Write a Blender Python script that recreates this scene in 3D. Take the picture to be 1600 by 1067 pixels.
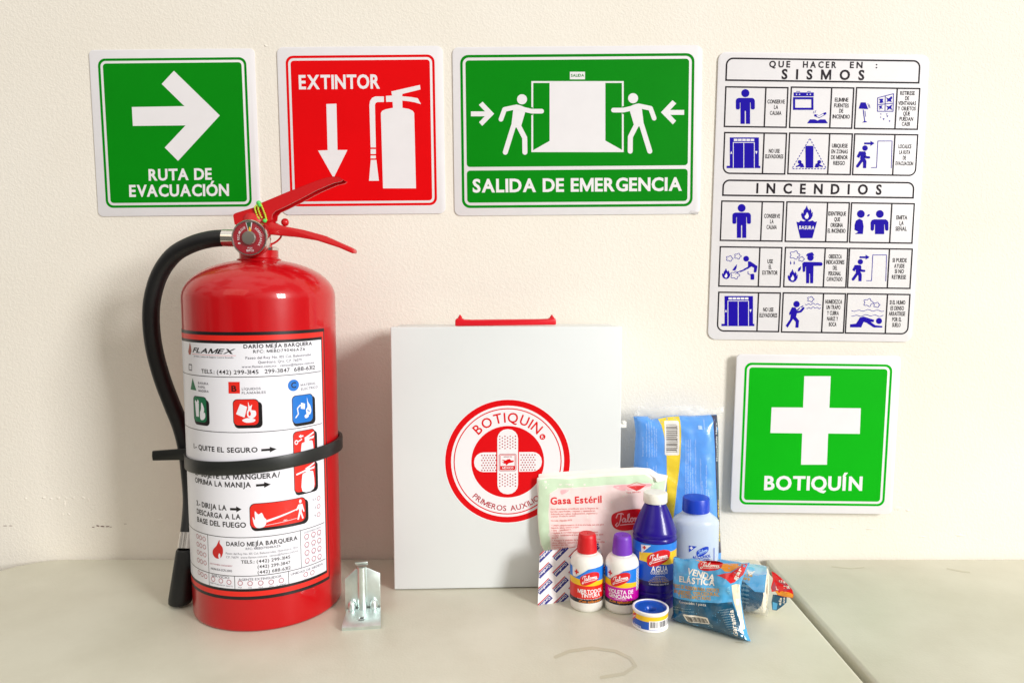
import bpy, bmesh, math, random
from mathutils import Vector, noise
from mathutils.geometry import tessellate_polygon
random.seed(7)
sc = bpy.context.scene
for o in list(bpy.data.objects): bpy.data.objects.remove(o)

# ---------------------------------------------------------------- camera
DIST, FPX, TILT = .93, 1155.6, math.radians(5.1)
CAMH = DIST*math.tan(math.atan((877-533.5)/FPX)+TILT)
cd = bpy.data.cameras.new('camera'); cam = bpy.data.objects.new('camera', cd)
sc.collection.objects.link(cam); sc.camera = cam
cam.location = (0, -DIST, CAMH); cam.rotation_euler = (math.pi/2-TILT, 0, 0)
cd.sensor_width = 36; cd.lens = 36*FPX/1600; cd.clip_start = .01; cd.clip_end = 60

# ---------------------------------------------------------------- world, lamps, exposure
w = bpy.data.worlds.new('World'); sc.world = w; w.use_nodes = True
nt = w.node_tree; bg = nt.nodes['Background']
tc = nt.nodes.new('ShaderNodeTexCoord'); sx = nt.nodes.new('ShaderNodeSeparateXYZ'); cr = nt.nodes.new('ShaderNodeValToRGB')
mr = nt.nodes.new('ShaderNodeMapRange'); mr.inputs[1].default_value = -1; mr.inputs[2].default_value = 1
nt.links.new(tc.outputs['Generated'], sx.inputs[0]); nt.links.new(sx.outputs['Z'], mr.inputs[0])
nt.links.new(mr.outputs[0], cr.inputs[0]); nt.links.new(cr.outputs[0], bg.inputs[0])
# a room is not even: broad darker and lighter patches of noise, added so reflections vary
nz = nt.nodes.new('ShaderNodeTexNoise'); nz.inputs['Scale'].default_value = 2.3; nz.inputs['Detail'].default_value = 2; nt.links.new(tc.outputs['Generated'], nz.inputs['Vector'])
nr = nt.nodes.new('ShaderNodeMapRange'); nr.interpolation_type = 'SMOOTHSTEP'
for i_, v_ in ((1, .44), (2, .56), (3, .45), (4, 1.55)): nr.inputs[i_].default_value = v_
mx = nt.nodes.new('ShaderNodeMix'); mx.data_type = 'RGBA'; mx.blend_type = 'MULTIPLY'; mx.inputs['Factor'].default_value = 1
nt.links.new(nz.outputs['Fac'], nr.inputs[0]); nt.links.new(cr.outputs[0], mx.inputs[6]); nt.links.new(nr.outputs[0], mx.inputs[7]); nt.links.new(mx.outputs[2], bg.inputs[0])
el = cr.color_ramp.elements
el[0].position = .3; el[0].color = (.30, .27, .24, 1)
el[1].position = .95; el[1].color = (1.75, 1.7, 1.62, 1)
e = el.new(.55); e.color = (.62, .58, .52, 1)
bg.inputs[1].default_value = .4

def area(name, loc, target, size, energy, color):
    l = bpy.data.lights.new(name, 'AREA'); l.shape = 'RECTANGLE'; l.size, l.size_y = size
    l.energy = energy; l.color = color
    o = bpy.data.objects.new(name, l); sc.collection.objects.link(o); o.location = loc
    o.rotation_euler = (Vector(target)-Vector(loc)).to_track_quat('-Z', 'Y').to_euler()
    return o
area('window_light', (4.9, -4.5, 2.2), (0, 0, .25), (1.5, 2.1), 438, (1.0, .99, .975))
area('fill_light', (-1.2, -2.6, 2.0), (-.1, 0, .2), (1.8, 1.4), 8, (1.0, .84, .64))  # added warm fill from the left; not an actual lamp

vs = sc.view_settings
vs.view_transform = 'Standard'; vs.look = 'None'; vs.gamma = 1; vs.use_curve_mapping = False; vs.exposure = .06
sc.render.engine = 'CYCLES'; sc.cycles.use_denoising = True
sc.cycles.max_bounces = 10; sc.cycles.transparent_max_bounces = 12

# ---------------------------------------------------------------- photo measuring helpers (pixel -> point on a real surface)
CAMP = Vector((0, -DIST, CAMH))
def ray(px, py):
    x = (px-800)/FPX; y = -(py-533.5)/FPX
    return Vector((x, math.cos(TILT)+y*math.sin(TILT), -math.sin(TILT)+y*math.cos(TILT)))
def PY(px, py, Y):
    d = ray(px, py); return CAMP+d*((Y+DIST)/d.y)
def G(px, py, z=0):
    d = ray(px, py); return CAMP+d*((z-CAMH)/d.z)

# ---------------------------------------------------------------- materials
def lin(h):
    h = h.lstrip('#'); out = []
    for i in (0, 2, 4):
        c = int(h[i:i+2], 16)/255
        out.append(c/12.92 if c <= .04045 else ((c+.055)/1.055)**2.4)
    return (*out, 1)
MATS = {}
def mat(name, col, rough=.45, metal=0, spec=.5, coat=0, bump=None, var=None, trans=0, sss=0, alpha=1, coat_rough=.08):
    if name in MATS: return MATS[name]
    m = bpy.data.materials.new(name); m.use_nodes = True; t = m.node_tree; p = t.nodes['Principled BSDF']
    c = lin(col)
    p.inputs['Base Color'].default_value = c; p.inputs['Roughness'].default_value = rough
    p.inputs['Metallic'].default_value = metal; p.inputs['Specular IOR Level'].default_value = spec
    p.inputs['Coat Weight'].default_value = coat; p.inputs['Coat Roughness'].default_value = coat_rough
    p.inputs['Transmission Weight'].default_value = trans
    if sss:
        p.inputs['Subsurface Weight'].default_value = sss; p.inputs['Subsurface Radius'].default_value = (.01, .01, .01); p.inputs['Subsurface Scale'].default_value = .4
    p.inputs['Alpha'].default_value = alpha
    tcn = t.nodes.new('ShaderNodeTexCoord')
    if var:
        amt, scale = var
        n = t.nodes.new('ShaderNodeTexNoise'); n.inputs['Scale'].default_value = scale; n.inputs['Detail'].default_value = 6
        t.links.new(tcn.outputs['Object'], n.inputs['Vector'])
        r = t.nodes.new('ShaderNodeValToRGB'); r.color_ramp.elements[0].position = .3; r.color_ramp.elements[1].position = .7
        r.color_ramp.elements[0].color = tuple(x*(1-amt) for x in c[:3])+(1,); r.color_ramp.elements[1].color = tuple(min(1, x*(1+amt)) for x in c[:3])+(1,)
        t.links.new(n.outputs['Fac'], r.inputs[0]); t.links.new(r.outputs[0], p.inputs['Base Color'])
        rr_ = t.nodes.new('ShaderNodeMapRange'); rr_.inputs[3].default_value = max(0, rough-.07); rr_.inputs[4].default_value = min(1, rough+.07)
        t.links.new(n.outputs['Fac'], rr_.inputs[0]); t.links.new(rr_.outputs[0], p.inputs['Roughness'])
    if bump:
        scale, strength, dist = bump
        n = t.nodes.new('ShaderNodeTexNoise'); n.inputs['Scale'].default_value = scale; n.inputs['Detail'].default_value = 3
        t.links.new(tcn.outputs['Object'], n.inputs['Vector'])
        b = t.nodes.new('ShaderNodeBump'); b.inputs['Strength'].default_value = strength; b.inputs['Distance'].default_value = dist
        t.links.new(n.outputs['Fac'], b.inputs['Height']); t.links.new(b.outputs[0], p.inputs['Normal'])
    MATS[name] = m; return m
M = lambda n: MATS[n]
mat('green_ink', '00850c', .5, spec=.1, var=(.035, 14), bump=(30, .05, .001)); mat('bright_green_ink', '00ae0c', .5, spec=.1, var=(.035, 14), bump=(30, .05, .001))
mat('red_ink', 'e00008', .5, spec=.1, var=(.035, 14), bump=(30, .05, .001)); mat('sign_white', 'e9e7ea', .4, bump=(700, .06, .0003), var=(.015, 40))
mat('ink_black', '150a16', .5, spec=.2); mat('blue_ink', '1800a2', .55, spec=.1)
mat('red_paint', 'bb000c', .3, spec=.25, coat=.6, coat_rough=.03, var=(.06, 9), bump=(22, .10, .0016)); mat('red_cast', 'c80812', .38, coat=.2, bump=(300, .15, .0005))
mat('rubber', '0d0e10', .46, bump=(500, .2, .0004)); mat('strap_rubber', '1c1f1e', .38, bump=(200, .15, .0004))
mat('chrome', 'dcd6d0', .16, metal=1, var=(.08, 60)); mat('zinc', 'dfeae8', .38, metal=1, var=(.07, 90), bump=(120, .12, .0006))
mat('label_white', 'e8e8f0', .36, bump=(60, .05, .0006)); mat('label_red', 'df2317', .36); mat('label_black', '120c10', .35)
mat('label_grey', '63606c', .4); mat('label_pink', 'a8485a', .4); mat('label_green', '0f6b45', .36); mat('label_blue', '1672cf', .36); mat('label_rust', 'a24a3c', .4); mat('flame_red', 'c41a1a', .36)
mat('gauge_red', '9d0a20', .4); mat('gauge_green', '1d4a2a', .4); mat('needle_yellow', 'e8b21a', .4); mat('knob_steel', 'a29c94', .38, metal=.9, bump=(800, .2, .0003))
mat('seal_green', '55d060', .35); mat('seal_yellow', 'c2d83c', .35)
mat('box_white', 'dfe3e4', .34, coat=.15, bump=(11, .10, .002), var=(.02, 9)); mat('box_red', 'd4001a', .35)
mat('emblem_white', 'eceaee', .35); mat('emblem_red', 'd8000c', .4, spec=.2); mat('emblem_dark', 'b01028', .4)
mat('hdpe_white', 'f0eee8', .38, sss=.25, bump=(250, .06, .0004)); mat('cap_red', 'd00f18', .42, bump=(400, .12, .0003)); mat('cap_violet', '7433b8', .42, bump=(400, .12, .0003)); mat('cap_white', 'f2f0e6', .4, sss=.2); mat('cap_blue', '0d3fc4', .36)
mat('purple_plastic', '1e0584', .3, spec=.25, coat=.25, bump=(150, .05, .0005))
for n, c in dict(b_blue='1f7ee0', b_red='d8141c', b_yellow='f5c61a', b_dark='1c1c2c', b_white='f5f3f5', b_orange='f08a1a', b_magenta='c400a0', b_scarlet='e02414', b_navy='1a56c0', b_deep='0b1060', b_gold='e8c02a').items():
    mat(n, c, .32, bump=(300, .04, .0003))
mat('paper_white', 'efe9e2', .6, bump=(180, .25, .0008), var=(.02, 60)); mat('paper_green', 'cde4c6', .6, bump=(180, .25, .0008), var=(.05, 40)); mat('paper_pink', 'f5dcda', .6, bump=(180, .25, .0008), var=(.03, 40)); mat('paper_rose', 'f2b5bb', .6, bump=(180, .25, .0008))
mat('print_red', 'd8262a', .55); mat('print_salmon', 'd46a66', .55)
mat('card_navy', '1a2280', .5); mat('card_red', 'b8142a', .5); mat('card_white', 'f1edf0', .5, bump=(200, .2, .0005))
for n, c in dict(f_blue='4fabe0', f_teal='0a5273', f_orange='eb9414', f_red='d9131c', f_gold='d09a22', f_white='f2ece0', f_cream='efe4c8', f_sky='79c6ea', f_black='101014', f_grey='9fc0cc').items():
    mat(n, c, .24, coat=.8, coat_rough=.05, bump=(95, .5, .0016))
for n, c in dict(c_blue='52a0f4', c_yellow='f7d800', c_white='f4f1ec', c_navy='141c48', c_text='bfe0ff', c_brown='3c2b22').items():
    mat(n, c, .3, coat=.5, coat_rough=.08, bump=(40, .2, .002))
mat('gauze_cream', 'efe6cf', .85, bump=(400, .5, .0008), var=(.04, 120))
mat('tape_blue', '0b4fb8', .3, coat=.2); mat('tape_white', 'f3f2f4', .35)

def film(name, tint=(1, 1, 1), amount=.12, scale=45, fres=.4):
    m = bpy.data.materials.new(name); m.use_nodes = True; t = m.node_tree; t.nodes.clear()
    out = t.nodes.new('ShaderNodeOutputMaterial'); mix = t.nodes.new('ShaderNodeMixShader'); tr = t.nodes.new('ShaderNodeBsdfTransparent'); gl = t.nodes.new('ShaderNodeBsdfPrincipled')
    tr.inputs[0].default_value = (*tint, 1); gl.inputs['Base Color'].default_value = (.95, .95, .95, 1); gl.inputs['Roughness'].default_value = .09
    lw = t.nodes.new('ShaderNodeLayerWeight'); lw.inputs[0].default_value = .35
    ma = t.nodes.new('ShaderNodeMath'); ma.operation = 'MULTIPLY_ADD'; ma.inputs[1].default_value = fres; ma.inputs[2].default_value = amount; ma.use_clamp = True
    n = t.nodes.new('ShaderNodeTexNoise'); n.inputs['Scale'].default_value = scale; n.inputs['Detail'].default_value = 4; n.inputs['Distortion'].default_value = 1.2
    tcn = t.nodes.new('ShaderNodeTexCoord'); t.links.new(tcn.outputs['Object'], n.inputs['Vector'])
    b = t.nodes.new('ShaderNodeBump'); b.inputs['Strength'].default_value = .7; b.inputs['Distance'].default_value = .003
    t.links.new(n.outputs['Fac'], b.inputs['Height']); t.links.new(b.outputs[0], gl.inputs['Normal']); t.links.new(b.outputs[0], lw.inputs['Normal'])
    t.links.new(lw.outputs['Fresnel'], ma.inputs[0]); t.links.new(ma.outputs[0], mix.inputs[0])
    t.links.new(tr.outputs[0], mix.inputs[1]); t.links.new(gl.outputs[0], mix.inputs[2]); t.links.new(mix.outputs[0], out.inputs[0])
    MATS[name] = m; return m
film('clear_film', amount=.02, scale=30, fres=.28); film('crimped_film', amount=.3, scale=90); film('gauge_glass', amount=.01, scale=5, fres=.2)

def wall_mat():
    m = bpy.data.materials.new('wall_paint'); m.use_nodes = True; t = m.node_tree; p = t.nodes['Principled BSDF']
    p.inputs['Roughness'].default_value = .62; p.inputs['Specular IOR Level'].default_value = .3
    tcn = t.nodes.new('ShaderNodeTexCoord')
    n0 = t.nodes.new('ShaderNodeTexNoise'); n0.inputs['Scale'].default_value = 5; n0.inputs['Detail'].default_value = 5
    r = t.nodes.new('ShaderNodeValToRGB'); r.color_ramp.elements[0].color = lin('ece6da'); r.color_ramp.elements[1].color = lin('f0ebe1')
    r.color_ramp.elements[0].position = .3; r.color_ramp.elements[1].position = .7
    n1 = t.nodes.new('ShaderNodeTexNoise'); n1.inputs['Scale'].default_value = 290; n1.inputs['Detail'].default_value = 2.5; n1.inputs['Distortion'].default_value = .8
    n2 = t.nodes.new('ShaderNodeTexNoise'); n2.inputs['Scale'].default_value = 60; n2.inputs['Detail'].default_value = 2
    r1 = t.nodes.new('ShaderNodeMapRange'); r1.inputs[1].default_value = .38; r1.inputs[2].default_value = .66; r1.interpolation_type = 'SMOOTHSTEP'
    ad = t.nodes.new('ShaderNodeMath'); ad.operation = 'MULTIPLY_ADD'; ad.inputs[1].default_value = .6
    b = t.nodes.new('ShaderNodeBump'); b.inputs['Strength'].default_value = .2; b.inputs['Distance'].default_value = .0009
    for n in (n0, n1, n2): t.links.new(tcn.outputs['Object'], n.inputs['Vector'])
    t.links.new(n0.outputs['Fac'], r.inputs[0]); t.links.new(r.outputs[0], p.inputs['Base Color'])
    t.links.new(n1.outputs['Fac'], r1.inputs[0]); t.links.new(n2.outputs['Fac'], ad.inputs[0]); t.links.new(r1.outputs[0], ad.inputs[2])
    t.links.new(ad.outputs[0], b.inputs['Height']); t.links.new(b.outputs[0], p.inputs['Normal'])
    MATS['wall_paint'] = m
wall_mat()
def table_mat():
    m = bpy.data.materials.new('table_plastic'); m.use_nodes = True; t = m.node_tree; p = t.nodes['Principled BSDF']
    p.inputs['Specular IOR Level'].default_value = .35
    tcn = t.nodes.new('ShaderNodeTexCoord')
    n0 = t.nodes.new('ShaderNodeTexNoise'); n0.inputs['Scale'].default_value = 7; n0.inputs['Detail'].default_value = 7; n0.inputs['Roughness'].default_value = .6
    r = t.nodes.new('ShaderNodeValToRGB'); r.color_ramp.elements[0].position = .28; r.color_ramp.elements[1].position = .62
    r.color_ramp.elements[0].color = lin('ccc9b6'); r.color_ramp.elements[1].color = lin('dbd9c8')
    n1 = t.nodes.new('ShaderNodeTexNoise'); n1.inputs['Scale'].default_value = 420; n1.inputs['Detail'].default_value = 2
    b = t.nodes.new('ShaderNodeBump'); b.inputs['Strength'].default_value = .25; b.inputs['Distance'].default_value = .0006
    mrn = t.nodes.new('ShaderNodeMapRange'); mrn.inputs[3].default_value = .28; mrn.inputs[4].default_value = .5
    for n in (n0, n1): t.links.new(tcn.outputs['Object'], n.inputs['Vector'])
    t.links.new(n0.outputs['Fac'], r.inputs[0]); t.links.new(r.outputs[0], p.inputs['Base Color'])
    t.links.new(n0.outputs['Fac'], mrn.inputs[0]); t.links.new(mrn.outputs[0], p.inputs['Roughness'])
    t.links.new(n1.outputs['Fac'], b.inputs['Height']); t.links.new(b.outputs[0], p.inputs['Normal'])
    MATS['table_plastic'] = m
table_mat()
mat('table_stain', 'c4c0a9', .3); mat('scuff', '6c4a44', .7); mat('floor_tile', '5a5650', .6, var=(.1, 4)); mat('leg_grey', '5c6064', .4, metal=.6)

def frosted(name, col, clear):
    m = bpy.data.materials.new(name); m.use_nodes = True; t = m.node_tree; p = t.nodes['Principled BSDF']
    p.inputs['Base Color'].default_value = lin(col); p.inputs['Roughness'].default_value = .28; p.inputs['IOR'].default_value = 1.38
    p.inputs['Transmission Weight'].default_value = clear
    p.inputs['Subsurface Weight'].default_value = .0
    MATS[name] = m
frosted('frosted_plastic', 'e4f0ff', .28); frosted('alcohol_liquid', 'c4dcff', .3)

# ---------------------------------------------------------------- objects and meshes
ORG = {}
def thing(name, label, cat, loc, group=None):
    o = bpy.data.objects.new(name, None); sc.collection.objects.link(o); o.location = loc; o.empty_display_size = .02
    o['label'] = label; o['category'] = cat
    if group: o['group'] = group
    ORG[o.name] = Vector(loc); return o
def obj(name, verts, faces, m, parent=None, smooth=35, loc=None, mi=None, bevel=0, seg=2, label=None):
    org = ORG[parent.name] if parent else Vector(loc or (0, 0, 0))
    me = bpy.data.meshes.new(name)
    me.from_pydata([tuple(Vector(v)-org) for v in verts], [], faces)
    for x in (m if isinstance(m, (list, tuple)) else [m]): me.materials.append(M(x))
    if mi: me.polygons.foreach_set('material_index', mi)
    bm = bmesh.new(); bm.from_mesh(me)
    if mi is None: bmesh.ops.remove_doubles(bm, verts=bm.verts, dist=1e-6)
    if mi is None: bmesh.ops.recalc_face_normals(bm, faces=bm.faces)
    if bevel:
        ed = [e for e in bm.edges if len(e.link_faces) == 2 and e.calc_face_angle(0) > .5]
        bmesh.ops.bevel(bm, geom=ed, offset=bevel, segments=seg, affect='EDGES', profile=.5, clamp_overlap=True)
    bm.to_mesh(me); bm.free()
    if smooth:
        me.polygons.foreach_set('use_smooth', [True]*len(me.polygons)); me.set_sharp_from_angle(angle=math.radians(smooth))
    o = bpy.data.objects.new(name, me); sc.collection.objects.link(o)
    if parent: o.parent = parent
    else: o.location = org
    ORG[o.name] = org
    if label: o['label'] = label
    return o
def tag(o, label, cat, group=None, kind=None):
    if label: o['label'] = label
    if cat: o['category'] = cat
    if group: o['group'] = group
    if kind: o['kind'] = kind
    return o

class MB:
    def __init__(s): s.v = []; s.f = []
    def add(s, v, f):
        n = len(s.v); s.v += [Vector(x) for x in v]; s.f += [tuple(i+n for i in q) for q in f]; return s
    def box(s, a, b):
        x0, y0, z0 = a; x1, y1, z1 = b
        return s.add([(x0, y0, z0), (x1, y0, z0), (x1, y1, z0), (x0, y1, z0), (x0, y0, z1), (x1, y0, z1), (x1, y1, z1), (x0, y1, z1)],
                     [(0, 3, 2, 1), (4, 5, 6, 7), (0, 1, 5, 4), (1, 2, 6, 5), (2, 3, 7, 6), (3, 0, 4, 7)])
    def lathe(s, prof, c, ax=(0, 0, 1), n=72, sy=1.0):
        ax = Vector(ax).normalized(); u = ax.orthogonal().normalized() if abs(ax.z) < .99 else Vector((1, 0, 0)); v_ = ax.cross(u)
        V = []; F = []; c = Vector(c); rows = []
        for r, z in prof:
            if r <= 1e-7: rows.append([len(V)]); V.append(c+ax*z)
            else:
                rows.append(list(range(len(V), len(V)+n)))
                for k in range(n):
                    a = 2*math.pi*k/n; V.append(c+ax*z+u*(r*math.cos(a))+v_*(r*sy*math.sin(a)))
        for A, B in zip(rows, rows[1:]):
            for k in range(n):
                k2 = (k+1) % n
                if len(A) == 1 and len(B) == 1: break
                if len(A) == 1: F.append((A[0], B[k2], B[k])) if 0 else F.append((A[0], B[k], B[k2]))
                elif len(B) == 1: F.append((A[k], A[k2], B[0]))
                else: F.append((A[k], A[k2], B[k2], B[k]))
        return s.add(V, F)
    def tube(s, pts, r, n=16, sub=6, caps=True):
        pts = [Vector(p) for p in pts]; rs = r if isinstance(r, (list, tuple)) else [r]*len(pts)
        P = []; R = []
        if len(pts) > 2 and sub > 1:
            for i in range(len(pts)-1):
                p0, p1, p2, p3 = pts[max(i-1, 0)], pts[i], pts[i+1], pts[min(i+2, len(pts)-1)]
                for k in range(sub):
                    t = k/sub
                    P.append(.5*((2*p1)+(p2-p0)*t+(2*p0-5*p1+4*p2-p3)*t*t+(3*p1-p0-3*p2+p3)*t**3)); R.append(rs[i]*(1-t)+rs[i+1]*t)
            P.append(pts[-1]); R.append(rs[-1])
        else: P, R = pts, list(rs)
        V = []; F = []; up = None
        for i, p in enumerate(P):
            d = (P[min(i+1, len(P)-1)]-P[max(i-1, 0)]).normalized()
            if up is None: up = d.orthogonal().normalized()
            up = (up-d*up.dot(d)).normalized(); q = d.cross(up)
            for k in range(n):
                a = 2*math.pi*k/n; V.append(p+(up*math.cos(a)+q*math.sin(a))*R[i])
        for i in range(len(P)-1):
            for k in range(n):
                k2 = (k+1) % n; F.append((i*n+k, i*n+k2, (i+1)*n+k2, (i+1)*n+k))
        if caps: F.append(tuple(range(n))[::-1]); F.append(tuple((len(P)-1)*n+k for k in range(n)))
        return s.add(V, F)
    def prism(s, loop, vec):
        n = len(loop); vec = Vector(vec); V = [Vector(p) for p in loop]+[Vector(p)+vec for p in loop]
        F = [tuple(range(n))[::-1], tuple(range(n, 2*n))]+[(i, (i+1) % n, n+(i+1) % n, n+i) for i in range(n)]
        return s.add(V, F)
    def ball(s, c, r, n=10):
        return s.lathe([(r*math.sin(math.pi*i/n), -r*math.cos(math.pi*i/n)) if 0 < i < n else (0, -r if i == 0 else r) for i in range(n+1)], c, n=n+4)
    def obj(s, name, m, parent=None, **k): return obj(name, s.v, s.f, m, parent, **k)

# ---------------------------------------------------------------- surfaces that carry print: uv <-> world
class Plane:
    du = dv = 0; nb = None
    def __init__(s, O, U, V):
        s.O = Vector(O); s.U = Vector(U).normalized(); s.V = Vector(V).normalized(); s.N = s.U.cross(s.V).normalized()   # N towards the viewer
    def px(s, x, y):
        d = ray(x, y); t = (s.O-CAMP).dot(s.N)/d.dot(s.N); p = CAMP+d*t-s.O
        return (p.dot(s.U), p.dot(s.V))
    def bump(s, u, v): return 0
    def p3(s, u, v, h=0, side=1): return s.O+s.U*u+s.V*v+s.N*(h+side*s.bump(u, v))
class Pillow(Plane):
    def setup(s, outline, T, R, amp, freq, seed, step=.003, seams=None):
        s.out, s.T, s.R, s.amp, s.fr, s.seed = outline, T, R, amp, freq, seed; s.du = s.dv = step
        return s
    def dist(s, u, v):
        best = 9; o = s.out
        for i in range(len(o)):
            ax, ay = o[i]; bx, by = o[(i+1) % len(o)]; dx, dy = bx-ax, by-ay
            t = max(0, min(1, ((u-ax)*dx+(v-ay)*dy)/(dx*dx+dy*dy+1e-12))); q = math.hypot(u-ax-dx*t, v-ay-dy*t)
            best = min(best, q)
        return best
    def bump(s, u, v):
        d = s.dist(u, v); t = min(1, d/s.R); b = s.T*math.sqrt(max(0, 1-(1-t)**2))
        f = s.fr; a = noise.noise(Vector((u*f, v*f, s.seed)))+.5*noise.noise(Vector((u*f*2.3, v*f*2.1, s.seed+5)))
        a += .8*(abs(noise.noise(Vector((u*f*.9+v*f*.5, v*f*.35, s.seed+9))))-.2)
        return b+s.amp*a*min(1, d/.006)
class Cyl:
    dv = 0
    def __init__(s, cx, cy, r, du=.004): s.c = (cx, cy); s.r = r; s.du = du
    def px(s, x, y):
        d = ray(x, y); ox, oy = CAMP.x-s.c[0], CAMP.y-s.c[1]
        a = d.x**2+d.y**2; b = 2*(ox*d.x+oy*d.y); c = ox*ox+oy*oy-s.r**2; D = b*b-4*a*c
        t = (-b-math.sqrt(max(0, D)))/(2*a); p = CAMP+d*t
        return (s.r*math.atan2(p.x-s.c[0], -(p.y-s.c[1])), p.z)
    def p3(s, u, v, h=0, side=1):
        a = u/s.r; R = s.r+h; return Vector((s.c[0]+R*math.sin(a), s.c[1]-R*math.cos(a), v))
class AxCyl:
    dv = .004
    def __init__(s, c, ax, r, amp=0, seed=0): s.o = Vector(c); s.a = Vector(ax).normalized(); s.r = r; s.du = .003; s.e = s.a.cross(Vector((0, 0, 1))).normalized(); s.amp = amp; s.seed = seed
    def p3(s, u, v, h=0, side=1):
        t = u/s.r; R = s.r+h+s.amp*noise.noise(Vector((u*70, v*70, s.seed)))
        return s.o+s.a*v+(s.e*math.cos(t)+Vector((0, 0, 1))*math.sin(t))*R
def crop(surf, x0, y0, s): return lambda x, y: surf.px(x0+x/s, y0+y/s)
def sub(k, ox, oy, s=1, flip=False): return lambda x, y: k(ox+(-x if flip else x)*s, oy+y*s)

def rr(u0, v0, u1, v1, r, cor=(1, 1, 1, 1), n=6):
    if u0 > u1: u0, u1 = u1, u0
    if v0 > v1: v0, v1 = v1, v0
    pts = []
    for (cx, cy, a0, on) in ((u1-r, v1-r, 0, cor[1]), (u0+r, v1-r, 90, cor[0]), (u0+r, v0+r, 180, cor[2]), (u1-r, v0+r, 270, cor[3])):
        if on and r > 0:
            for k in range(n+1):
                a = math.radians(a0+90*k/n); pts.append((cx+r*math.cos(a), cy+r*math.sin(a)))
        else:
            pts.append((u1 if a0 in (0, 270) else u0, v1 if a0 in (0, 90) else v0))
    return pts
def circ(c, r, n=28, ry=None): return [(c[0]+r*math.cos(2*math.pi*k/n), c[1]+(ry or r)*math.sin(2*math.pi*k/n)) for k in range(n)]
def smooth_loop(pts, n=5):
    out = []; N = len(pts)
    for i in range(N):
        p0, p1, p2, p3 = (Vector(pts[j % N]) for j in (i-1, i, i+1, i+2))
        for k in range(n):
            t = k/n; q = .5*((2*p1)+(p2-p0)*t+(2*p0-5*p1+4*p2-p3)*t*t+(3*p1-p0-3*p2+p3)*t**3); out.append((q.x, q.y))
    return out

TXT = {}
def one(ch, off):
    c = bpy.data.curves.new('txt', 'FONT'); c.body = ch; c.size = 1; c.offset = off; c.resolution_u = 3; c.fill_mode = 'FRONT'
    o = bpy.data.objects.new('txt', c); me = bpy.data.meshes.new_from_object(o)
    V = [(v.co.x, v.co.y) for v in me.vertices]; F = [tuple(p.vertices) for p in me.polygons]
    bpy.data.meshes.remove(me); bpy.data.objects.remove(o); bpy.data.curves.remove(c)
    return V, F
CH = {}
def char(ch, bold):
    key = (ch, bold)
    if key in CH: return CH[key]
    if bold and ch == 'M':
        H = CAPH; o = (0, .012, .0235)[min(bold, 2)]; st = .075+2*o; W = .72+2*o; lo, hi = -o, H+o
        L = [(0, lo), (0, hi), (st*1.15, hi), (W/2, lo+H*.36), (W-st*1.15, hi), (W, hi), (W, lo), (W-st, lo), (W-st, lo+H*.66), (W/2+st*.33, lo+H*.02), (W/2-st*.33, lo+H*.02), (st, lo+H*.66), (st, lo)]
        V = L; F = [tuple(f) for f in tessellate_polygon([[Vector((*p, 0)) for p in L]])]
    else:
        off = (0, .012, .0235)[min(bold, 2)]
        if ch in 'éñáíóúüÑ': off = min(off, .014)
        V, F = one(ch, off)
        us = sorted({i for f in F for i in f}); mp = {i: j for j, i in enumerate(us)}
        V = [V[i] for i in us]; F = [tuple(mp[i] for i in f) for f in F]
    if V:
        x0 = min(v[0] for v in V); V = [(x-x0, y) for x, y in V]; wd = max(v[0] for v in V)
    else: wd = 0
    CH[key] = (V, F, wd); return CH[key]
NARROW = {('R', 'A'): -.03, ('R', 'O'): -.03, ('R', 'I'): -.015, ('F', 'I'): -.02, ('T', 'O'): -.03, ('R', 'U'): -.02, ('L', 'A'): .0, ('E', 'L'): -.0, ('V', 'E'): -.03, ('R', 'V'): -.04, ('R', 'T'): -.03, ('T', 'A'): -.07, ('A', 'T'): -.07, ('V', 'A'): -.08, ('A', 'V'): -.08, ('L', 'T'): -.05, ('F', 'A'): -.05, ('L', 'O'): -.02, ('L', 'V'): -.04, ('Y', 'A'): -.06, ('P', 'A'): -.05}
def glyphs(s, bold=0, space=1.0, shear=0):
    key = (s, bold, space, shear)
    if key in TXT: return TXT[key]
    V, F, x = [], [], 0; gap = (.085, .075, .06, .085)[bold]+(space-1)*.45
    for i, ch in enumerate(s):
        if ch == ' ': x += .32+(space-1)*.4; continue
        v, f, wd = char(ch, bold); n = len(V)
        if i and (s[i-1], ch) in NARROW: x += NARROW[(s[i-1], ch)]
        V += [(a+x+b*shear, b) for a, b in v]; F += [tuple(j+n for j in q) for q in f]; x += wd+gap
    if not V: V, F = [(0, 0)], []
    TXT[key] = (V, F, min(v[0] for v in V), max(v[0] for v in V)); return TXT[key]
CAPH = max(v[1] for v in one('H', 0)[0])

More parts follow.
